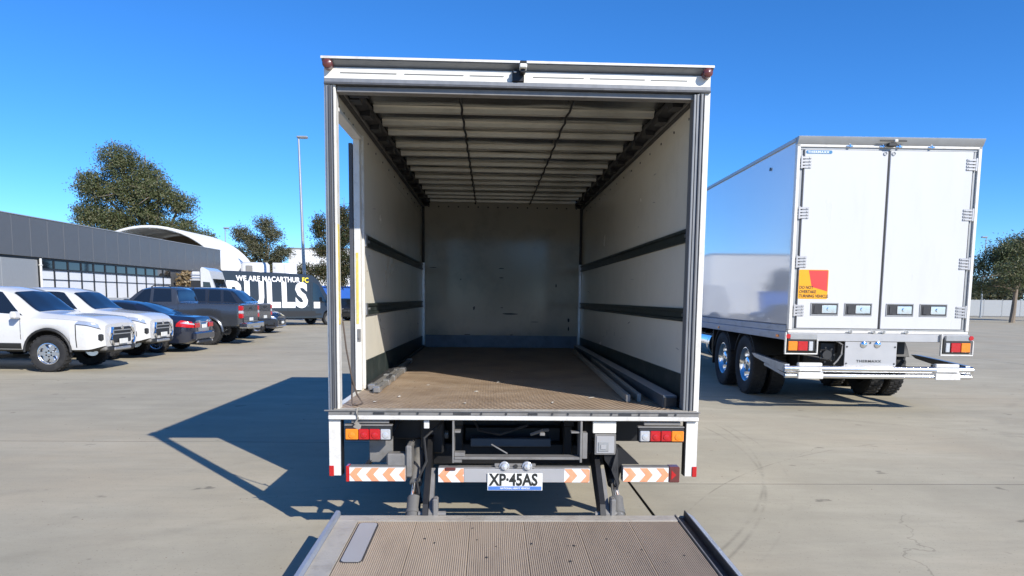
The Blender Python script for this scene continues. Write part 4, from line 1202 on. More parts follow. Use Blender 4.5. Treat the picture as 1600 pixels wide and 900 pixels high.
for s in (-1, 1):
    for y_ in (2.12, 3.5):
        x = .155 if s < 0 else TW - .155
        X = Matrix.Translation((x, y_, .525)) @ Matrix.Rotation(R(90) * (1 if s > 0 else -1), 4, 'Z')
        wheel(tl_, X, .525, .26, .30, M['chrome'], hub=.13, dish=.1)
        x = .50 if s < 0 else TW - .50
        X = Matrix.Translation((x, y_, .525)) @ Matrix.Rotation(R(90) * (1 if s > 0 else -1), 4, 'Z')
        wheel(tl_, X, .525, .26, .30, M['grey_steel'], hub=.13, dish=.0)
        g_ = MB()
        x0, x1 = (.03, .62) if s < 0 else (TW - .62, TW - .03)
        n = 12
        vs = []
        for r_ in (.60, .615):
            for i in range(n + 1):
                a = R(20 + 140 * i / n)
                vs += [(x0, y_ + r_ * math.cos(a), .525 + r_ * math.sin(a)), (x1, y_ + r_ * math.cos(a), .525 + r_ * math.sin(a))]
        k_ = 2 * (n + 1)
        fs = []
        for i in range(n):
            fs += [(2 * i, 2 * i + 1, 2 * i + 3, 2 * i + 2), (k_ + 2 * i, k_ + 2 * i + 2, k_ + 2 * i + 3, k_ + 2 * i + 1), (2 * i, 2 * i + 2, k_ + 2 * i + 2, k_ + 2 * i), (2 * i + 1, k_ + 2 * i + 1, k_ + 2 * i + 3, 2 * i + 3)]
        fs += [(0, k_, k_ + 1, 1), (2 * n, 2 * n + 1, k_ + 2 * n + 1, k_ + 2 * n)]
        g_.add(vs, fs); g_.build('mudguard', M['plastic'], tl_)
b = MB(); b.cyl((.32, 4.45, .74), (.32, 5.9, .74), .3, n=26); b.cyl((.32, 4.6, .74), (.32, 4.66, .74), .31, n=26); b.build('air_tank', M['chrome'], tl_)
# ------------------------------------------------------------------ cars
def pchip(keys):
    xs = [k[0] for k in keys]; ys = [k[1] for k in keys]
    n = len(xs)
    if n == 1: return lambda x: ys[0]
    h = [xs[i + 1] - xs[i] for i in range(n - 1)]
    d = [(ys[i + 1] - ys[i]) / h[i] for i in range(n - 1)]
    m = [d[0]] + [0 if d[i - 1] * d[i] <= 0 else 2 * d[i - 1] * d[i] / (d[i - 1] + d[i]) for i in range(1, n - 1)] + [d[-1]]
    def f(x):
        if x <= xs[0]: return ys[0]
        if x >= xs[-1]: return ys[-1]
        i = 0
        while x > xs[i + 1]: i += 1
        t = (x - xs[i]) / h[i]
        return (ys[i] * (1 + 2 * t) * (1 - t) ** 2 + m[i] * h[i] * t * (1 - t) ** 2 + ys[i + 1] * t * t * (3 - 2 * t) + m[i + 1] * h[i] * t * t * (t - 1))
    return f

class Car:
    def __init__(c, root, zl, zb, zt, wb, wt, wheels, ra, paint, lower=None, flat=0.0):
        c.root = root
        c.zl0, c.zb, c.zt, c.wb, c.wt = pchip(zl), pchip(zb), pchip(zt), pchip(wb), pchip(wt)
        c.wheels, c.ra, c.flat = wheels, ra, flat
        c.x0, c.x1 = zt[0][0], zt[-1][0]
        st = set()
        n = 96
        for i in range(n + 1): st.add(round(c.x0 + (c.x1 - c.x0) * i / n, 4))
        for xw in wheels:
            for i in range(19):
                st.add(round(xw - ra * math.cos(math.pi * i / 18), 4))
            st.add(round(xw - ra - .004, 4)); st.add(round(xw + ra + .004, 4))
        for k in zt: st.add(round(k[0], 4))
        st = sorted(st)
        b = MB()
        for x in st: b.v += c.ring(x)
        w = 19
        for i in range(len(st) - 1):
            for k in range(w - 1):
                v = min(k, 17 - k)
                b.f.append((i * w + k, i * w + k + 1, (i + 1) * w + k + 1, (i + 1) * w + k))
                b.m.append(1 if v == 0 else (2 if v == 1 else 0))
            b.f.append((i * w + w - 1, i * w, (i + 1) * w, (i + 1) * w + w - 1)); b.m.append(1)
        b.f.append(tuple(range(w))); b.m.append(0)
        b.f.append(tuple(range((len(st) - 1) * w, len(st) * w))); b.m.append(0)
        c.body = b.build('body', [paint, M['underbody'], lower or paint], root, angle=40)
    def zl(c, x):
        z = c.zl0(x)
        for xw in c.wheels:
            d = abs(x - xw)
            if d < c.ra: z = max(z, .36 * c.ra / .4 + math.sqrt(max(0, c.ra ** 2 - d * d)) * 1.0)
        return z
    def half(c, x):
        zl, zb, zt, wb, wt = c.zl(x), c.zb(x), c.zt(x), c.wb(x), c.wt(x)
        zb = max(zb, zl + .12); zt = max(zt, zb + .012)
        h = zt - zb
        wi = wb * .955
        if c.flat:
            z9 = zb + .975 * h
            L_ = lambda z: wb + (wt - wb) * max(0, min(1, (z - .5) / max(.2, z9 - .5)))
            zs = [zl + .05, zl + .45 * (zb - zl), zb - .09, zb, zb + .07 * h, z9]
            return [(0, zl), (.8 * wb, zl)] + [(L_(z), z) for z in zs] + [(wt * .93, zb + .995 * h), (0, zt + .018)]
        return [(0, zl), (.80 * wb, zl), (.965 * wb, zl + .05), (wb, zl + .45 * (zb - zl)), (.995 * wb, zb - .09), (wb * .972, zb),
                (wi + (wt - wi) * .08, zb + .07 * h), (wi + (wt - wi) * .93, zb + .91 * h), (wt * .86, zb + .985 * h), (0, zt + .018)]
    def ring(c, x):
        h = c.half(x)
        return [Vector((x, y, z)) for y, z in h] + [Vector((x, -y, z)) for y, z in reversed(h[:-1])][:9]
    def pt(c, x, v, side):
        h = c.half(x)
        i = min(int(v), 8); t = v - i
        return Vector((x, side * (h[i][0] * (1 - t) + h[i + 1][0] * t), h[i][1] * (1 - t) + h[i + 1][1] * t))
    def patch(c, name, m, xb0, xb1, xt0, xt1, v0, v1, side, off=.005, nu=10, nv=5, parent=None):
        b = MB()
        def fn(u, v):
            x = (xb0 + (xb1 - xb0) * u) * (1 - v) + (xt0 + (xt1 - xt0) * u) * v
            vv = v0 + (v1 - v0) * v
            e = .01
            p = c.pt(x, vv, side)
            du = c.pt(x + e, vv, side) - c.pt(x - e, vv, side)
            dv = c.pt(x, min(vv + .05, 9), side) - c.pt(x, vv - .05, side)
            n = dv.cross(du) * side
            if n.length > 1e-9: n.normalize()
            return p + n * off
        b.grid(fn, nu, nv)
        return b.build(name, m, parent or c.root, angle=60, fix=False)
    def wide(c, name, m, x0, x1, v0=7.3, off=.006, nu=8, nv=6, bow=.0):
        """a patch across the top (windscreen, rear glass), both sides joined"""
        b = MB()
        def fn(u, v):
            s = (u - .5) * 2
            side = 1 if s >= 0 else -1
            vv = 9 - (9 - v0) * abs(s)
            x = x0 + (x1 - x0) * v
            p = c.pt(x, vv, side); e = .01
            t = c.pt(x + e, vv, side) - c.pt(x - e, vv, side)
            n = Vector((-t.z, 0, t.x)).normalized()
            if n.z < 0: n = -n
            return p + n * off
        b.grid(fn, nu * 2, nv)
        return b.build(name, m, c.root, angle=60, fix=True)
    def add_wheels(c, r, w, track, rim=None, spokes=5, rr=.22):
        for xw in c.wheels:
            for s in (-1, 1):
                X = Matrix.Translation((xw, s * track, r)) @ (Matrix.Rotation(R(180), 4, 'Z') if s > 0 else Matrix.Identity(4))
                wheel(c.root, X, r, w, rr, rim or M['alu_bright'], spokes=spokes, hub=.07, dish=.02, n=24)
    def arch_trim(c, m, r=.028, out=.012):
        for xw in c.wheels:
            for s in (-1, 1):
                pts = []
                for i in range(15):
                    a = math.pi * i / 14
                    x = xw - (c.ra + .01) * math.cos(a)
                    z = .36 * c.ra / .4 + (c.ra + .01) * math.sin(a)
                    pts.append((x, s * (c.wb(x) * .985 + out), z + .01))
                b = MB(); b.tube(pts, r, 6); b.build('arch_trim', m, c.root)
    def seam(c, x, v0, v1, side):
        b = MB()
        pts = [c.pt(x, v0 + (v1 - v0) * i / 8, side) + Vector((0, side * .001, 0)) for i in range(9)]
        b.tube(pts, .006, 4); b.build('door_gap', M['underbody'], c.root)
    def handle(c, x, side, z):
        b = MB(); y = side * (c.wb(x) + .006)
        b.box(x - .09, x + .09, min(y, y + side * .022), max(y, y + side * .022), z - .014, z + .014, .008)
        b.build('door_handle', M['chrome'], c.root)
    def mirror(c, x, z, m):
        for s in (-1, 1):
            b = MB(); y = s * (c.wb(x) + .11); b.box(x - .06, x + .06, y - .1, y + .1, z - .07, z + .08, .03); b.build('mirror', m, c.root)

def nplate(parent, X, txt=None):
    b = MB(); b.box(-.18, .18, -.008, .004, -.055, .055, .004, X=X); o = b.build('number_plate', M['plate_white'], parent)

CARS = 'cars parked nose to tail-in along the left of the yard'
# ---- white pickups, noses to the yard
def white_pickup(loc, rz, label, group=None):
    r = thing('white_pickup', label, 'pickup', loc, rz, group)
    c = Car(r, [(-2.65, .5), (-2.3, .45), (2.3, .42), (2.62, .5)],
            [(-2.65, 1.1), (-.8, 1.13), (1.3, 1.12), (2.3, 1.06), (2.62, .96)],
            [(-2.65, 1.07), (-.95, 1.1), (-.85, 1.3), (-.7, 1.68), (-.3, 1.77), (.4, 1.76), (.7, 1.7), (1.35, 1.24), (1.5, 1.22), (2.3, 1.15), (2.52, 1.08), (2.62, 1.0)],
            [(-2.65, .84), (-2.45, .9), (0, .91), (1.9, .91), (2.3, .88), (2.5, .8), (2.62, .68)],
            [(-2.65, .82), (-.9, .82), (-.6, .66), (.6, .67), (1.3, .72), (2.3, .74), (2.62, .56)],
            (-1.55, 1.55), .46, M['paint_white'], M['plastic'])
    c.add_wheels(.385, .25, .79, rr=.22, spokes=6)
    c.wide('windscreen', M['glass_dark'], .78, 1.3, 7.4)
    c.wide('rear_window', M['glass_dark'], -.86, -.73, 7.4)
    for s in (-1, 1):
        c.patch('side_window', M['glass_dark'], .1, 1.05, .1, .58, 6.1, 6.95, s)
        c.patch('side_window', M['glass_dark'], -.72, .02, -.6, .02, 6.1, 6.95, s)
        c.seam(.06, 2.4, 6.2, s); c.seam(-.74, 2.6, 5.4, s); c.seam(1.02, 2.8, 5, s)
        c.handle(-.6, s, .95); c.handle(.2, s, .95)
        c.patch('headlamp', M['headlamp'], 2.12, 2.55, 2.2, 2.52, 4.25, 5.2, s, .008)
        c.patch('lamp_surround', M['plastic'], 2.16, 2.57, 2.12, 2.55, 4.1, 4.25, s, .01)
        # shield-shaped bright edge and fog lamp pocket
        b = MB()
        b.tube([(2.64, s * .42, .93), (2.66, s * .46, .8), (2.655, s * .5, .66), (2.66, s * .42, .56)], .035, 6); b.build('grille_edge', M['chrome'], r)
        b = MB(); b.box(2.46, 2.60, s * .7 - .08, s * .7 + .08, .66, .80, .02); b.build('fog_lamp', M['plastic'], r)
        b = MB(); b.box(2.45, 2.62, s * .56 - .1, s * .56 + .1, .44, .56, .03); b.build('bumper_insert', M['grey_steel'], r)
    for s in (-1, 1):
        c.patch('bonnet_gap', M['underbody'], 1.42, 2.5, 1.42, 2.5, 5.5, 5.62, s, .004, 20, 1)
        c.patch('bumper_gap', M['underbody'], 2.12, 2.14, 2.12, 2.14, 2.2, 4.1, s, .003, 1, 8)
        c.patch('sill_trim', M['plastic'], -1.0, 1.02, -1.0, 1.02, 1.2, 2.5, s, .012, 10, 3)
    b = MB(); b.box(2.56, 2.64, -.42, .42, .58, .94, .03); g_ = b.build('grille', M['plastic'], r)
    for z in (.86, .78): 
        b = MB(); b.box(2.642, 2.655, -.38, .38, z - .012, z + .012, .004); b.build('grille_bar', M['frame_grey'], g_)
    b = MB(); b.prism([(0, .84), (.05, .9), (0, .96), (-.05, .9)], 'x', 2.645, 2.66); b.build('emblem', M['chrome'], g_, angle=0)
    nplate(r, Matrix.Translation((2.668, 0, .62)) @ Matrix.Rotation(R(90), 4, 'Z'))
    b = MB(); b.box(2.36, 2.64, -.62, .62, .40, .56, .05); b.build('front_bumper', M['plastic'], r)
    b = MB(); b.box(2.5, 2.66, -.36, .36, .43, .5, .02); b.build('skid_plate', M['alu'], r)
    c.mirror(1.0, 1.18, M['paint_white'])
    c.arch_trim(M['plastic'], .026)
    return r
white_pickup((-11.3, 14.55, 0), 0, 'white pickup beside the navy sedan with dark grille facing the yard')
white_pickup((-10.9, 11.6, 0), 0, 'nearest white pickup, at the left end of the row, only its nose near the frame')

# ---- navy sedan, tail to the yard
r = thing('sedan', 'dark navy sedan parked tail out between white and grey pickups', 'sedan', (-10.95, 16.95, 0), math.pi)
c = Car(r, [(-2.42, .34), (-2.2, .24), (2.2, .2), (2.42, .3)],
        [(-2.42, .86), (-2.0, .92), (0, .93), (1.4, .88), (2.42, .68)],
        [(-2.42, .92), (-2.36, 1.0), (-1.75, 1.06), (-1.6, 1.09), (-.8, 1.38), (-.2, 1.45), (.3, 1.44), (.6, 1.38), (1.3, .98), (2.0, .86), (2.42, .7)],
        [(-2.42, .66), (-2.3, .8), (-2.0, .89), (0, .91), (1.8, .9), (2.2, .82), (2.42, .62)],
        [(-2.42, .56), (-1.8, .7), (-.6, .6), (.5, .62), (1.3, .7), (2.42, .5)],
        (-1.42, 1.4), .36, M['paint_navy'])
c.add_wheels(.325, .22, .79, spokes=10, rr=.215)
c.wide('rear_window', M['glass_dark'], -1.62, -.78, 7.3); c.wide('windscreen', M['glass_dark'], .62, 1.28, 7.3)
for s in (-1, 1):
    c.patch('side_window', M['glass_dark'], -.05, .95, -.05, .42, 6.1, 6.95, s); c.patch('side_window', M['glass_dark'], -1.15, -.13, -.72, -.13, 6.1, 6.95, s)
    c.patch('tail_lamp', M['red_lens'], -2.41, -1.98, -2.36, -2.12, 3.7, 5.2, s, .008)
    c.patch('lamp_clear', M['clear_lens'], -2.42, -2.1, -2.40, -2.2, 4.2, 4.6, s, .012)
    c.patch('headlamp', M['headlamp'], 2.0, 2.38, 2.05, 2.34, 4, 5, s, .008)
    c.seam(-.09, 2.2, 6.2, s); c.seam(1.0, 2.4, 5, s); c.handle(-.9, s, .82); c.handle(.1, s, .82)
    b = MB(); b.box(-2.45, -2.415, s * .5 - .17, s * .5 + .17, .70, .84, .02); b.build('tail_lamp', M['red_lens'], r)
    b = MB(); b.box(-2.46, -2.40, s * .5 - .09, s * .5 + .09, .27, .33, .015); b.build('exhaust_tip', M['chrome'], r)
b = MB(); b.box(-2.47, -2.1, -.74, .74, .33, .60, .06); b.build('rear_bumper', M['paint_navy'], r)
b = MB(); b.box(-2.455, -2.43, -.42, .42, .855, .875, .006); b.build('boot_trim', M['chrome'], r)
b = MB(); b.box(-2.47, -2.3, -.5, .5, .24, .34, .03); b.build('diffuser', M['plastic'], r)
nplate(r, Matrix.Translation((-2.435, 0, .74)) @ Matrix.Rotation(R(-90), 4, 'Z'))
c.mirror(.95, .98, M['paint_navy'])

# ---- utes, tails to the yard
def ute(loc, rz, label, paint, canopy, name):
    r = thing(name, label, 'pickup', loc, rz)
    if canopy: zt = [(-2.6, 1.33), (-2.2, 1.36), (-2.1, 1.4), (-1.62, 1.80), (-1.4, 1.86), (-.6, 1.89), (.3, 1.88), (.62, 1.82), (1.25, 1.36), (1.4, 1.33), (2.3, 1.24), (2.55, 1.1)]
    else: zt = [(-2.6, 1.33), (-2.55, 1.345), (-.62, 1.36), (-.56, 1.42), (-.46, 1.78), (-.3, 1.87), (.3, 1.88), (.62, 1.82), (1.25, 1.36), (1.4, 1.33), (2.3, 1.24), (2.55, 1.1)]
    c = Car(r, [(-2.6, .66), (-2.3, .58), (2.3, .48), (2.55, .55)],
            [(-2.6, 1.31), (-.8, 1.33), (1.3, 1.28), (2.55, 1.05)], zt,
            [(-2.6, .86), (-2.5, .92), (0, .93), (1.9, .93), (2.3, .88), (2.55, .72)],
            [(-2.6, .84), (-2.1, .82), (-1.6, .70), (.6, .70), (1.3, .76), (2.55, .58)] if canopy else [(-2.6, .86), (-.7, .86), (-.4, .70), (.6, .70), (1.3, .75), (2.55, .58)],
            (-1.5, 1.6), .48, paint, paint)
    c.add_wheels(.42, .27, .80, spokes=6, rr=.23, rim=M['alu_bright'])
    c.arch_trim(paint, .045, .012)
    c.wide('windscreen', M['glass_dark'], .66, 1.22, 7.3)
    if canopy:
        c.wide('rear_window', M['glass_dark'], -2.08, -1.62, 7.2)
        wins = [(.06, 1.0, .06, .5), (-.74, -.02, -.7, -.02), (-1.3, -.86, -1.25, -.86), (-1.9, -1.4, -1.6, -1.36)]
    else:
        c.wide('rear_window', M['glass_dark'], -.56, -.45, 7.4)
        wins = [(.34, 1.08, .34, .55), (-.36, .24, -.3, .24)]
    for s in (-1, 1):
        for w_ in wins: c.patch('side_window', M['glass_dark'], *w_, 6.08, 6.97, s)
        c.seam(.02 if canopy else .29, 2.4, 6.2, s); c.seam(-.84 if canopy else -.58, 2.4, 6.9 if canopy else 5.6, s); c.seam(1.05, 2.8, 5, s)
        c.handle(-.4, s, 1.17); c.handle(.4, s, 1.17)
        b = MB(); b.box(-2.64, -2.5, s * .82 - .07, s * .82 + .1, 1.13, 1.29, .02, mi=0); b.box(-2.64, -2.5, s * .82 - .07, s * .82 + .1, 1.03, 1.128, .02, mi=1); b.box(-2.64, -2.5, s * .82 - .07, s * .82 + .1, .88, 1.028, .02, mi=0)
        b.build('tail_lamp', [M['red_lens'], M['clear_lens']], r)
        c.patch('headlamp', M['headlamp'], 2.05, 2.5, 2.1, 2.45, 4.1, 5, s, .008)
        b = MB(); b.tube([(-.25, s * .62, 1.87), (-.2, s * .62, 1.92), (.3, s * .62, 1.92), (.38, s * .62, 1.87)], .018, 6); b.build('roof_rail', M['plastic'], r)
    b = MB(); b.box(-2.63, -2.603, -.74, .74, .72, 1.325, .012); tg = b.build('tailgate', paint, r)
    b = MB(); b.box(-2.645, -2.631, -.14, .14, 1.17, 1.25, .01); b.build('tailgate_handle', M['plastic'], tg)
    b = MB(); b.box(-2.8, -2.5, -.88, .88, .56, .74, .03); b.box(-2.82, -2.6, -.3, .3, .52, .6, .01); rb = b.build('rear_bumper', M['plastic'] if canopy else M['alu_bright'], r)
    b = MB(); b.box(-2.79, -2.68, -.28, .28, .741, .752, .004); b.build('bumper_step', M['plastic'], rb)
    b = MB(); b.box(-3.0, -2.7, -.04, .04, .48, .54, .01); b.cyl((-2.97, 0, .54), (-2.97, 0, .62), .025, n=10); b.build('tow_bar', M['black_paint'], r)
    nplate(r, Matrix.Translation((-2.636, -.0, .84)) @ Matrix.Rotation(R(-90), 4, 'Z'))
    c.mirror(1.0, 1.4, paint)
    return r
ute((-10.9, 20.45, 0), math.pi, 'grey dual cab pickup with closed tub and silver rear bumper, tail to the yard', M['paint_grey'], False, 'grey_pickup')
ute((-11.3, 23.35, 0), math.pi, 'dark pickup with sloping rear glass and black bumper, right behind the grey one', M['paint_dark'], True, 'dark_pickup')

# ---- dark hatchback nose to the yard, and a second dark car seen through the side door
def hatch(loc, rz, label, paint, name='hatchback'):
    r = thing(name, label, 'car', loc, rz)
    c = Car(r, [(-2.0, .34), (-1.8, .22), (1.9, .2), (2.1, .3)],
            [(-2.0, .9), (0, .93), (1.2, .9), (2.1, .7)],
            [(-2.0, .95), (-1.9, 1.1), (-1.55, 1.42), (-1.0, 1.5), (.2, 1.48), (.5, 1.42), (1.2, 1.0), (1.8, .9), (2.1, .74)],
            [(-2.0, .7), (-1.8, .84), (0, .89), (1.6, .88), (1.95, .8), (2.1, .64)],
            [(-2.0, .6), (-1.5, .62), (.4, .62), (1.2, .7), (2.1, .52)], (-1.25, 1.28), .36, paint)
    c.add_wheels(.32, .21, .77, spokes=5, rr=.21)
    c.wide('windscreen', M['glass_dark'], .54, 1.18, 7.3); c.wide('rear_window', M['glass_dark'], -1.88, -1.58, 7.3)
    for s in (-1, 1):
        c.patch('side_window', M['glass_dark'], -.1, .9, -.1, .38, 6.1, 6.95, s); c.patch('side_window', M['glass_dark'], -1.2, -.18, -1.0, -.18, 6.1, 6.95, s)
        c.patch('headlamp', M['headlamp'], 1.68, 2.06, 1.72, 2.0, 4.0, 5.1, s, .008)
        c.patch('tail_lamp', M['red_lens'], -1.98, -1.7, -1.95, -1.75, 4, 5.1, s, .008)
        c.seam(-.14, 2.2, 6.2, s); c.handle(-.9, s, .8); c.handle(.05, s, .8)
    b = MB(); b.box(2.04, 2.13, -.42, .42, .38, .6, .03); g_ = b.build('grille', M['plastic'], r)
    b = MB(); b.box(2.131, 2.14, -.4, .4, .58, .6, .004); b.box(1.98, 2.12, -.66, .66, .26, .34, .03); b.build('bumper_trim', M['chrome'], g_)
    nplate(r, Matrix.Translation((2.145, 0, .47)) @ Matrix.Rotation(R(90), 4, 'Z'))
    c.mirror(.9, .98, paint)
    return r
hatch((-11.45, 28.0, 0), 0, 'dark hatchback parked at the far end of the row, before the black van', M['paint_navy'])

# ---- high-roof vans
def van(name, label, loc, rz, paint, LN, H, group=None):
    r = thing(name, label, 'van', loc, rz, group)
    h = LN / 2
    c = Car(r, [(-h, .46), (-h + .3, .4), (h - .4, .36), (h, .42)],
            [(-h, 1.2), (h - 2.0, 1.22), (h - 1.0, 1.18), (h - .3, 1.05), (h, .9)],
            [(-h, H - .12), (-h + .12, H), (h - 2.2, H - .06), (h - 1.75, H - .22), (h - .75, 1.42), (h - .6, 1.34), (h - .15, 1.18), (h, 1.0)],
            [(-h, .96), (-h + .1, 1.0), (h - 1.0, 1.0), (h - .45, .95), (h - .15, .82), (h, .62)],
            [(-h, .9), (-h + .1, .93), (h - 2.0, .93), (h - 1.6, .88), (h - .7, .78), (h, .55)],
            (-h + 1.75, h - 1.0), .42, paint, flat=1)
    c.add_wheels(.36, .24, .88, spokes=0, rr=.22, rim=M['grey_steel'])
    c.wide('windscreen', M['glass_dark'], h - 1.68, h - .8, 7.25)
    for s in (-1, 1):
        c.patch('side_window', M['glass_dark'], h - 2.05, h - 1.0, h - 2.0, h - 1.6, 6.05, 6.75, s, .006)
        c.patch('headlamp', M['headlamp'], h - .5, h - .1, h - .48, h - .14, 3.8, 4.9, s, .008)
        for x in (h - 2.15, h - 3.6, h - 1.0): c.seam(x, 2.2, 7.2 if x < h - 2.1 else 5.2, s)
        c.handle(h - 1.95, s, 1.08); c.handle(h - 2.4, s, 1.08)
        b = MB(); b.box(-h - .02, -h + .06, s * .9 - .06, s * .9 + .06, .9, 1.5, .02); b.build('tail_lamp', M['red_lens'], r)
        b = MB(); b.box(-h + .3, h - 1.5, s * 1.0 - .012, s * 1.0 + .012, .56, .66, .008); b.build('side_moulding', M['plastic'], r)
        b = MB(); y = s * 1.13; b.box(h - 1.28, h - 1.15, min(y, y + s * .18), max(y, y + s * .18), 1.28, 1.62, .04); b.tube([(h - 1.2, s * .98, 1.3), (h - 1.22, s * 1.15, 1.35)], .03, 6); b.build('mirror', M['plastic'], r)
    b = MB(); b.box(h - .12, h + .04, -.8, .8, .38, .66, .06); b.build('front_bumper', M['plastic'], r)
    b = MB(); b.box(-h - .06, -h + .02, -.9, .9, .42, .56, .03); b.build('rear_bumper', M['plastic'], r)
    return r, c, h
def side_letters(c, r, body, size, x0, z0, m, sx, bold, sp=1.0):
    o = text(body, size, m, r, Matrix.Identity(4), extrude=.003, bold=bold, sx=sx, spacing=sp)
    def sy(x, z):
        hf = c.half(x)
        for i in range(2, 8):
            (ya, za), (yb, zb_) = hf[i], hf[i + 1]
            if za <= z <= zb_: return ya + (yb - ya) * (z - za) / max(1e-6, zb_ - za)
        return hf[3][0]
    for v in o.data.vertices:
        x, z, t = x0 + v.co.x, z0 + v.co.y, v.co.z
        v.co = (x, -(sy(x, z) + .010 + t), z)
    return o
vr, vc, vh = van('black_van', 'black high-roof van wrapped in huge white letters, parked side-on past the pickups', (-11.88, 36.28, 0), R(46.2), M['van_black'], 7.3, 2.87)
side_letters(vc, vr, 'BULLS', 1.82, -vh + .2, 1.05, M['ink_white'], .90, .075, 1.09)
side_letters(vc, vr, 'WE ARE MACARTHUR', .375, -vh + .80, 2.37, M['ink_white'], .95, .012, 1.05)
side_letters(vc, vr, 'FC', .375, -vh + 4.62, 2.37, M['ink_yellow'], .92, .012, 1.03)
b = MB(); b.prism([(-vh + .02, 1.6), (-vh + .10, 1.6), (-vh + .02, 2.6), (-vh - .04, 2.6)], 'y', -1.012, -.955); b.build('edge_stripe', M['ink_yellow'], vr, angle=0)
b = MB(); b.box(vh - 2.0, vh - 1.6, -1.014, -1.008, .95, 1.3); b.build('door_panel', M['ink_white'], vr)
b = MB(); b.box(-1.0, vh - 1.9, -1.013, -1.006, .5, .8); b.build('sill_panel', M['plastic'], vr)
# white tray truck, cab towards the yard
t = thing('tray_truck', 'white tray truck showing its cab above the pickups, left of the black lettered van', 'truck', (-13.62, 30.3, 0), R(3))
b = MB(); b.prism([(.24, .62), (.9, .55), (.98, .75), (.98, 1.35), (.84, 2.0), (.62, 2.72), (.4, 2.86), (.3, 2.88), (.24, 2.8)], 'y', -.98, .98); ca = b.build('cab', M['paint_white'], t, angle=25)
for s in (-1, 1):
    b = MB(); b.prism([(.34, 1.45), (.82, 1.45), (.64, 2.2), (.34, 2.22)], 'y', s * .981, s * .986); b.build('side_window', M['glass_dark'], ca, angle=0)
    b = MB(); b.box(.9, 1.0, s * .72 - .14, s * .72 + .14, .8, .98, .02); b.build('headlamp', M['headlamp'], ca)
    b = MB(); b.box(.82, .9, s * 1.14 - .09, s * 1.14 + .09, 1.4, 1.75, .03); b.tube([(.8, s * .98, 1.78), (.86, s * 1.14, 1.8), (.86, s * 1.14, 1.7)], .015, 5); b.build('mirror', M['plastic'], ca)
b = MB(); b.add([(.965, -.88, 1.46), (.965, .88, 1.46), (.852, .84, 2.0), (.74, .84, 2.36), (.74, -.84, 2.36), (.852, -.84, 2.0)], [(0, 1, 2, 5), (5, 2, 3, 4)]); b.build('windscreen', M['glass_dark'], ca, angle=0)
b = MB(); b.box(-.2, .22, -.9, .9, 2.3, 2.68, .05); b.box(-.22, .22, -.92, .92, 1.45, 2.29, .02, mi=1); b.box(-.2, .22, -.85, .85, .95, 1.44, .02, mi=1)
for z in (2.38, 2.5): b.box(-.21, .22, -.925, -.901, z, z + .04, mi=2)
b.box(-.26, .23, -.94, .94, 2.27, 2.31, .01, mi=0)
b.build('cooling_unit', [M['paint_white'], M['plastic'], M['rail_blue']], t)
b = MB(); b.box(-4.0, -.75, -1.05, 1.05, .98, 1.1, .02); b.box(-4.0, -.75, -1.06, -1.02, 1.1, 1.45); b.box(-4.0, -.75, 1.02, 1.06, 1.1, 1.45); b.build('tray', M['alu'], t)
b = MB(); b.box(-4.3, .9, -.42, .42, .55, .95, .02); b.build('chassis', M['black_paint'], t)
for s in (-1, 1):
    for x in (-2.9, .5):
        X = Matrix.Translation((x, s * .88, .4)) @ (Matrix.Rotation(R(180), 4, 'Z') if s > 0 else Matrix.Identity(4))
        wheel(t, X, .4, .26, .23, M['grey_steel'], n=20)
hatch((-8.9, 45.2, 0), R(-12), 'black car glimpsed through the open side door of the truck body', M['paint_black'], 'black_car')
# blue skip
t = thing('skip_bin', 'blue steel bin seen through the open side door, behind the black car', 'bin', (-10.4, 49.0, 0), .1)
b = MB()
b.prism([(-1.5, .2), (1.5, .2), (1.7, 2.25), (-1.7, 2.25)], 'y', -.9, .9); b.build('bin_shell', M['skip_blue'], t, angle=20)
b = MB(); b.box(-1.78, 1.78, -.98, .98, 2.251, 2.34, .02); b.build('bin_rim', M['skip_blue'], t)
b = MB()
for x in (-1.2, -.4, .4, 1.2): b.box(x - .05, x + .05, -.97, -.9, .25, 2.25, .01)
for x in (-1.1, 1.1): b.box(x - .1, x + .1, -.8, .8, 0, .2, .02)
b.build('bin_rib', M['skip_blue'], t)
# ------------------------------------------------------------------ buildings
t = thing('office_building', 'low building with grey panel fascia over a glazed shopfront, behind the parked cars', 'building', (-19.5, 0, 0))
b = MB(); b.box(-11, -.16, 6, 49.1, 0, 4.4); b.build('wall', M['cladding'], t, angle=0)
b = MB(); b.box(-11, -.02, 6, 49.2, 4.38, 4.45); b.build('roof', M['frame_grey'], t, angle=0)
p0 = None
y = 49.2 - 1.22 * 34
for i in range(34):
    if p0 is None:
        b = MB(); b.box(-.12, 0, 0, 1.21, 3.14, 4.78, .01); p0 = b.build('cladding_panel', M['cladding'], t); p0.location = (0, y, 0)
    else: again(p0, t, (random.uniform(-.004, .004), y, 0))
    y += 1.22
b = MB(); b.box(-.16, .02, 7.7, 49.24, 4.781, 4.83, .01); b.build('parapet_cap', M['frame_grey'], t)
b = MB(); b.box(-1.0, -.121, 7.7, 49.2, 3.05, 3.139); b.build('soffit', M['frame_black'], t, angle=0)
w0 = None
y = 41.05 - 1.1 * 12
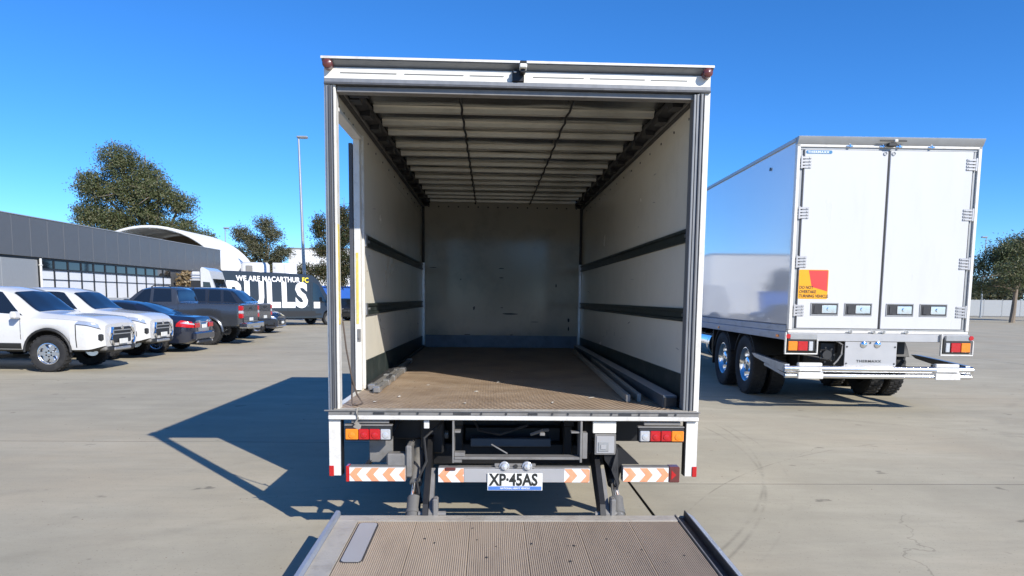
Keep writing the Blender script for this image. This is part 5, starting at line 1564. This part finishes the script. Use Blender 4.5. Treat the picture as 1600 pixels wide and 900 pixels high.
for i in range(12):
    if w0 is None:
        b = MB()
        b.box(-.155, -.08, 0, .07, 0.002, 3.04); b.box(-.155, -.08, .071, 1.1, 0.0, .3); b.box(-.155, -.08, .071, 1.1, 2.62, 2.69); b.box(-.155, -.09, .071, 1.1, 2.2, 2.23)
        w0 = b.build('window', M['frame_black'], t, angle=0); w0.location = (0, y, 0)
        b = MB(); b.box(-.15, -.12, .072, 1.099, 2.70, 3.04); pa = b.build('pane', M['glass_dark'], w0, angle=0)
        b = MB(); b.box(-.15, -.125, .072, 1.099, .301, 2.619); pb = b.build('pane', M['blind'], w0, angle=0)
    else:
        w = again(w0, t, (0, y, 0)); again(pa, w)
        again(pb, w)
    y += 1.1

q0 = None
for i in range(9):
    if i in (2, 3): continue
    if q0 is None:
        b = MB(); b.box(-.158, -.1, 0, 2.39, 0, 3.04, .01); q0 = b.build('wall_panel', M['frame_grey'], t); q0.location = (0, 25.4, 0)
    else: again(q0, t, (0, 25.4 - 2.4 * i, 0))
b = MB()
for k in range(15): b.box(-.15, -.12 + .008 * (k % 2), 18.25, 22.95, .02 + k * .2, .2 + k * .2, .006)
b.build('roller_door', M['blind'], t)
for y in (27.9, 18.1, 8.0):
    b = MB(); b.cyl((-.04, y, 0), (-.04, y, 3.1), .05, n=10)
    for z in (.6, 1.8, 2.8): b.box(-.1, .02, y - .06, y + .06, z, z + .04)
    b.build('downpipe', M['frame_white'], t)
# white barrel-vault membrane roof behind
t = thing('vault_canopy', 'white barrel-vaulted fabric canopy rising behind the grey fascia building', 'canopy', (-24.5, 0, 0))
VC, VA, VZ, VBH = 0, 5.45, 2.2, 4.3
def arch(a, k=1.0): return (VA * k * math.cos(a), VZ + VBH * k * math.sin(a))
b = MB()
n = 28
vs, fs = [], []
for y in (49.4, 51.2, 53.0, 54.8, 56.6):
    for k_ in (1.0, .975):
        for i in range(n + 1):
            x, z = arch(math.pi * i / n, k_)
            vs.append((x, y, z - (.06 * math.sin((y - 49.4) / 1.8 * math.pi) ** 2)))
w = n + 1
for j in range(4):
    o0, o1 = j * 2 * w, (j + 1) * 2 * w
    for i in range(n):
        fs.append((o0 + i, o0 + i + 1, o1 + i + 1, o1 + i)); fs.append((o0 + w + i, o1 + w + i, o1 + w + i + 1, o0 + w + i + 1))
for o in (0, 4 * 2 * w):
    for i in range(n): fs.append((o + i, o + w + i, o + w + i + 1, o + i + 1))
b.add(vs, fs); b.build('membrane', M['membrane'], t, angle=60)
for y in (49.3, 53.0, 56.5):
    b = MB(); b.tube([(arch(math.pi * i / n, .97)[0], y, arch(math.pi * i / n, .97)[1]) for i in range(n + 1)], .08, 8); b.build('arch_rib', M['frame_white'], t)
b = MB()
for i in range(5, 24, 3):
    x, z = arch(math.pi * i / n, .95); b.tube([(x, 49.4, z), (x, 56.5, z)], .05, 6)
b.build('purlin', M['frame_white'], t)
b = MB(); b.prism([arch(math.pi * i / n, .94) for i in range(n + 1)], 'y', 55.6, 55.7); b.build('end_lining', M['brown_lining'], t, angle=0)
b = MB()
for x in (-5.6, 5.6):
    for y in (49.4, 53, 56.5): b.cyl((x, y, 0), (x, y, 2.3), .1, n=10)
b.build('post', M['frame_white'], t)

t = thing('warehouse', 'plain white flat-roofed warehouse far behind the tall lamp post', 'building', (-21, 92, 0))
b = MB(); b.box(-4.6, 6.0, -2, 12, 0, 7.45); b.build('wall', M['white_wall'], t, angle=0)
b = MB(); b.box(-4.7, 6.1, -2.1, 12.1, 7.451, 7.62, .03); b.build('parapet_cap', M['frame_grey'], t)
b = MB(); b.box(-4.1, -3.6, -2.06, -2.001, 6.7, 6.9); b.build('vent', M['frame_grey'], t)
b = MB(); b.box(1.0, 4.0, -2.08, -2.001, 0, 4.2, .02); b.build('roller_door', M['blind'], t)

def far_truck(loc, rz, label, H, W, vent, LB=5.2):
    t = thing('white_truck', label, 'truck', loc, rz)
    b = MB(); b.box(-W / 2, W / 2, 0, LB, 1.0, H, .18 if vent else .03); bo = b.build('cargo_box', M['paint_white'], t, angle=50)
    if vent:
        b = MB(); b.box(-W * .33, -W * .1, -.05, -.001, H - .75, H - .25, .03); b.build('vent', M['grey_steel'], bo)
    else:
        b = MB()
        for x in (-.05, .03): b.box(x, x + .02, -.03, -.001, 1.1, H - .1)
        for z in (1.5, 2.4, H - .4): b.box(-W * .45, -W * .38, -.03, -.001, z, z + .12)
        b.build('door_bar', M['panel_silver'], bo)
    b = MB(); b.prism([(5.3, .7), (7.1, .6), (7.2, 1.4), (6.7, 2.6), (5.3, 2.7)], 'x', -W / 2 + .1, W / 2 - .1); c_ = b.build('cab', M['paint_white'], t, angle=20)
    b = MB(); b.box(-W / 2 + .2, W / 2 - .2, .1, 6.9, .6, .98, .02); b.build('chassis', M['black_paint'], t)
    for s in (-1, 1):
        for y in (1.4, 6.1):
            X = Matrix.Translation((s * (W / 2 - .2), y, .45)) @ Matrix.Rotation(R(90) * (1 if s > 0 else -1), 4, 'Z')
            wheel(t, X, .45, .3, .25, M['grey_steel'], n=20)
    return t
far_truck((-17.3, 50, 0), .3, 'far white truck with rounded box and dark vent, over the black van roof', 4.02, 2.0, True)
far_truck((-15.35, 50.6, 0), .26, 'far white truck with square box, right of the rounded one', 4.02, 1.7, False)

# ------------------------------------------------------------------ lamp posts
def lamp_post(label, base, h, lean, arm, r0):
    t = thing('lamp_post', label, 'lamp post', (base[0], base[1], 0))
    b = MB(); b.cyl((0, 0, 0), (lean, 0, h), r0, r0 * .5, 14); b.cyl((0, 0, 0), (0, 0, .05), r0 * 2.2, n=14); b.build('pole', M['pole'], t)
    b = MB(); b.box(lean - .12 if arm > 0 else lean + arm, lean + arm if arm > 0 else lean + .12, -.16, .16, h + .0, h + .14, .05); b.build('lamp_head', M['frame_grey'], t)
    b = MB(); b.box(lean + min(.1, arm) , lean + max(.1, arm) - .05, -.12, .12, h - .02, h + .001, .008); b.build('lamp_glass', M['headlamp'], t)
lamp_post('tall galvanised lamp post with single flat head, behind the black van', (-12.48, 45.0), 11.85, -.27, .6, .13)
lamp_post('distant small lamp post above the white vaulted canopy', (-23.6, 62.0), 7.4, 0, .35, .08)

# ------------------------------------------------------------------ trees
def leaves(b, blobs, n, size, rnd, spread=.35, droop=.5):
    tot = sum(r[0] * r[1] * r[2] for _, r in blobs)
    for c, r in blobs:
        m = int(n * r[0] * r[1] * r[2] / tot)
        k = max(4, m // 26)
        # clumps through the blob's volume, thicker towards its skin
        cl = []
        while len(cl) < k:
            d = Vector((rnd.gauss(0, 1), rnd.gauss(0, 1), rnd.gauss(0, 1)))
            if d.length < 1e-3: continue
            d.normalize(); q = rnd.random() ** .45
            cl.append((Vector((c[0] + d.x * r[0] * q, c[1] + d.y * r[1] * q, c[2] + d.z * r[2] * q)), rnd.uniform(.55, 1.25)))
        for p, s in cl:
            for _ in range(26):
                d = Vector((rnd.gauss(0, 1), rnd.gauss(0, 1), rnd.gauss(0, .8))) * spread * s
                o = p + d
                a = Vector((rnd.gauss(0, 1), rnd.gauss(0, 1), rnd.gauss(-droop, .8))).normalized()
                bb = a.cross(Vector((rnd.gauss(0, 1), rnd.gauss(0, 1), rnd.gauss(0, 1))))
                if bb.length < 1e-3: continue
                bb.normalize()
                l, w = size * rnd.uniform(.7, 1.4), size * rnd.uniform(.28, .5)
                i = len(b.v)
                b.v += [o - a * l * .5, o + bb * w * .5, o + a * l * .5, o - bb * w * .5]
                b.f.append((i, i + 1, i + 2, i + 3)); b.m.append(0)
def tree(name, label, base, blobs, n, size, trunk_h, tr, leaf, seed, spread=.35, cat='tree', group=None):
    rnd = random.Random(seed)
    t = thing(name, label, cat, (base[0], base[1], 0), 0, group)
    b = MB()
    top = Vector((rnd.uniform(-.3, .3), rnd.uniform(-.3, .3), trunk_h))
    pts = [Vector((0, 0, -.2)), Vector((rnd.uniform(-.1, .1), 0, trunk_h * .35)), Vector((top.x * .6, top.y * .6, trunk_h * .7)), top]
    b.tube(pts, tr, 9, rs=[tr * 1.25, tr, tr * .85, tr * .7])
    for c, r in blobs:
        c = Vector(c)
        mid = top.lerp(c, .5) + Vector((rnd.uniform(-.3, .3), rnd.uniform(-.3, .3), rnd.uniform(-.2, .4)))
        st = pts[2].lerp(top, rnd.uniform(.2, 1))
        b.tube([st, mid, c, c + (c - mid) * .6], tr * .4, 6, rs=[tr * .5, tr * .34, tr * .2, tr * .06])
        for _ in range(5):
            d = Vector((rnd.gauss(0, 1) * r[0], rnd.gauss(0, 1) * r[1], rnd.gauss(0, 1) * r[2])) * .6
            b.tube([c, c + d * .5 + Vector((0, 0, .1)), c + d], tr * .1, 4, rs=[tr * .16, tr * .1, tr * .03])
    b.build('trunk', M['bark'], t)
    b = MB(); leaves(b, blobs, n, size, rnd, spread); b.build('crown', leaf, t, angle=0, fix=False)
    return t
def rblobs(seed, n, cx, w, z0, z1, rmin, rmax, taper=.4):
    rnd = random.Random(seed)
    out = []
    for i in range(n):
        f = (i + rnd.random()) / n
        ww = w * (1 - taper * f)
        r = rnd.uniform(rmin, rmax)
        out.append(((cx + rnd.uniform(-1, 1) * ww, rnd.uniform(-1, 1) * ww * .8, z0 + (z1 - z0) * f), (r, r * .95, r * rnd.uniform(.6, .8))))
    return out
big = [((-3.2, 0, 14.6), (2.1, 1.9, 1.7)), ((-1.0, .5, 13.3), (1.9, 1.8, 1.5)), ((.5, -.5, 11.6), (2.0, 1.9, 1.4)), ((-2.8, 0, 11.6), (2.2, 2, 1.6)), ((2.4, .3, 10.6), (1.6, 1.6, 1.1)),
       ((-.6, 0, 9.6), (2.0, 1.9, 1.3)), ((2.2, -.3, 8.2), (2.1, 1.8, 1.0)), ((4.2, 0, 7.2), (1.7, 1.6, .9)), ((.2, .4, 7.4), (2.2, 1.8, 1.2)), ((-3.6, 0, 8.6), (2.3, 2, 1.7)), ((-5.8, 0, 12.2), (2.0, 1.9, 1.6)), ((-6.2, .2, 9.4), (2.1, 1.9, 1.5)), ((-3.5, 0, 6.0), (2.4, 2, 1.3)), ((3.0, .8, 8.9), (.9, .9, .5))]
tree('gum_tree', 'big spreading gum tree behind the vaulted canopy at the left', (-34.0, 72), big, 78000, .22, 6.5, .42, M['leaf_gum'], 1, .34)
mid = [((-2.1, 0, 8.9), (1.1, 1.1, .9)), ((-1.0, .2, 8.2), (1.0, 1, .9)), ((.5, 0, 10.0), (1.0, 1, .9)), ((1.1, 0, 8.9), (1.1, 1, .9)), ((-.3, 0, 7.3), (1.2, 1.1, 1.0)), ((-2.4, 0, 7.0), (.9, .9, .8)), ((2.3, 0, 7.2), (1.0, 1, .8)), ((1.2, .2, 6.4), (1.2, 1.1, .9)), ((-1.3, 0, 5.8), (1.3, 1.2, 1.0)), ((2.6, 0, 5.2), (.9, .9, .8)), ((.3, 0, 5.0), (1.5, 1.3, 1.0)), ((-2.1, 0, 4.7), (1.0, .9, .7))]
mid = [((c[0] * .95, c[1], c[2] - 1.0), r) for c, r in mid]
tree('gum_tree', 'loose greyish gum tree between the vaulted canopy and the tall lamp post', (-24.4, 75), mid, 30000, .2, 4.5, .24, M['leaf_mid'], 2, .27)
r_ = [((-1.7, 0, 8.0), (.8, .8, 1.3)), ((.4, 0, 9.0), (1.0, .9, 1.0)), ((-.2, 0, 7.0), (1.1, 1, 1.0)), ((.9, 0, 7.4), (.8, .8, .9)), ((-1.6, 0, 6.0), (.8, .8, .8)), ((.2, 0, 5.3), (1.1, 1, .8)), ((-1.6, 0, 4.0), (.9, .9, .8)), ((.8, 0, 4.1), (1.0, 1, .8)), ((-.4, 0, 3.1), (1.1, 1, .8))]
kf = .669
r_ = [((c[0] * kf, c[1] * kf, 1.66 + (c[2] - 1.66) * kf), tuple(q * kf for q in r)) for c, r in r_]
tree('gum_tree', 'dark narrow gum tree showing either side of the truck left rear post', (-9.75, 42.6), r_, 24000, .13, 2.7, .14, M['leaf_dark'], 3, .18)
tree('small_tree', 'small dark tree at the foot of the warehouse behind the lamp post', (-22.2, 84), [((0, 0, 4.2), (1.3, 1.2, 1.2)), ((.9, 0, 3.1), (1.2, 1.1, .9)), ((-.8, 0, 3.0), (1.1, 1, 1.0))], 5000, .24, 2.2, .14, M['leaf_dark'], 4, .34)
for i, (x, y, h) in enumerate(((47, 60, 8.5), (56, 66, 7.0), (53, 80, 10.0))):
    lab = ('nearest leafy tree at the far right horizon beyond the trailer', 'lowest tree at the far right edge of the view', 'tallest tree at the far right, behind the other two')[i]
    tree('gum_tree', lab, (x, y), rblobs(30 + i, 11, 0, 3.2, h * .35, h - 1, 1.2, 2.0), 26000, .22, h * .35, .22, (M['leaf_gum'], M['leaf_mid'], M['leaf_gum'])[i], 20 + i, .32)
# dry hedge in front of the shopfront
t = thing('hedge', 'brown dry-leaved hedge between the shopfront glazing and the white van', 'hedge', (-19.2, 0, 0))
b = MB(); rnd = random.Random(9)
for i in range(5200):
    y = rnd.uniform(41.3, 47.5); z = rnd.uniform(.1, 3.0 + .12 * math.sin(y * 3)); x = rnd.uniform(-.22, .35)
    a = Vector((rnd.gauss(0, 1), rnd.gauss(0, 1), rnd.gauss(0, 1))).normalized(); c_ = a.cross(Vector((rnd.gauss(0, 1), rnd.gauss(0, 1), rnd.gauss(0, 1)))).normalized()
    k_ = len(b.v); o = Vector((x, y, z)); l = .2
    b.v += [o - a * l * .5, o + c_ * .06, o + a * l * .5, o - c_ * .06]; b.f.append((k_, k_ + 1, k_ + 2, k_ + 3)); b.m.append(0)
b.build('foliage', M['leaf_dry'], t, angle=0, fix=False)
b = MB()
for i in range(16): b.cyl((.05, 41.5 + i * .4, 0), (.05 + rnd.uniform(-.1, .1), 41.5 + i * .4 + rnd.uniform(-.2, .2), 2.6), .025, n=5)
b.build('stem', M['bark'], t)

# trucks beyond the box truck: the trailer's glossy side mirrors them
far_truck((2.2, 44.0, 0), R(84), 'white truck parked side-on out of sight ahead of the box truck', 3.6, 2.3, False)
far_truck((9.6, 47.5, 0), R(88), 'white truck parked beyond the one ahead of the box truck', 3.3, 2.2, False)
# a belt of trees far off to the right
b = MB(); rnd = random.Random(77)
leaves(b, [((84 + 5 * i + rnd.uniform(-2, 2), 140 + rnd.uniform(-8, 8), rnd.uniform(3, 5)), (5.5, 4, rnd.uniform(3, 4.5))) for i in range(14)], 26000, .9, rnd, 1.3)
o = b.build('far_trees', M['leaf_mid'], None, angle=0, fix=False); tag(o, 'distant belt of trees along the right horizon beyond the yard', 'trees', kind='stuff')

# steel panel fence along the right boundary
t = thing('panel_fence', 'grey corrugated steel fence along the far right boundary behind the trees', 'fence', (44, 88, 0))
p0 = q0 = None
for i in range(20):
    if p0 is None:
        b = MB()
        for k in range(8): b.box(.06 + k * .29, .06 + k * .29 + .2, -.03, .0, .1, 2.1); b.box(.06 + k * .29 + .2, .06 + (k + 1) * .29, -.0295, -.018, .1, 2.1)
        b.box(.05, 2.4, -.035, .005, 2.1, 2.15); p0 = b.build('fence_panel', M['frame_grey'], t, angle=0)
        b = MB(); b.box(-.04, .04, -.05, .03, 0, 2.25, .01); q0 = b.build('post', M['frame_grey'], t)
    else: again(p0, t, (i * 2.43, 0, 0)); again(q0, t, (i * 2.43, 0, 0))
lamp_post('distant lamp post at the far right beyond the trailer', (59.0, 82.0), 9.5, 0, -.6, .1)

b = MB(); rnd = random.Random(78)
leaves(b, [((-30 + 5.5 * i + rnd.uniform(-2, 2), -48 + rnd.uniform(-3, 3), rnd.uniform(3, 6)), (3.2, 2.4, rnd.uniform(3, 4.5))) for i in range(10)], 9000, .7, rnd, 1.0)
o = b.build('far_trees', M['leaf_gum'], None, angle=0, fix=False); tag(o, 'belt of trees at the far side of the yard, opposite the open rear of the box truck', 'trees', kind='stuff')
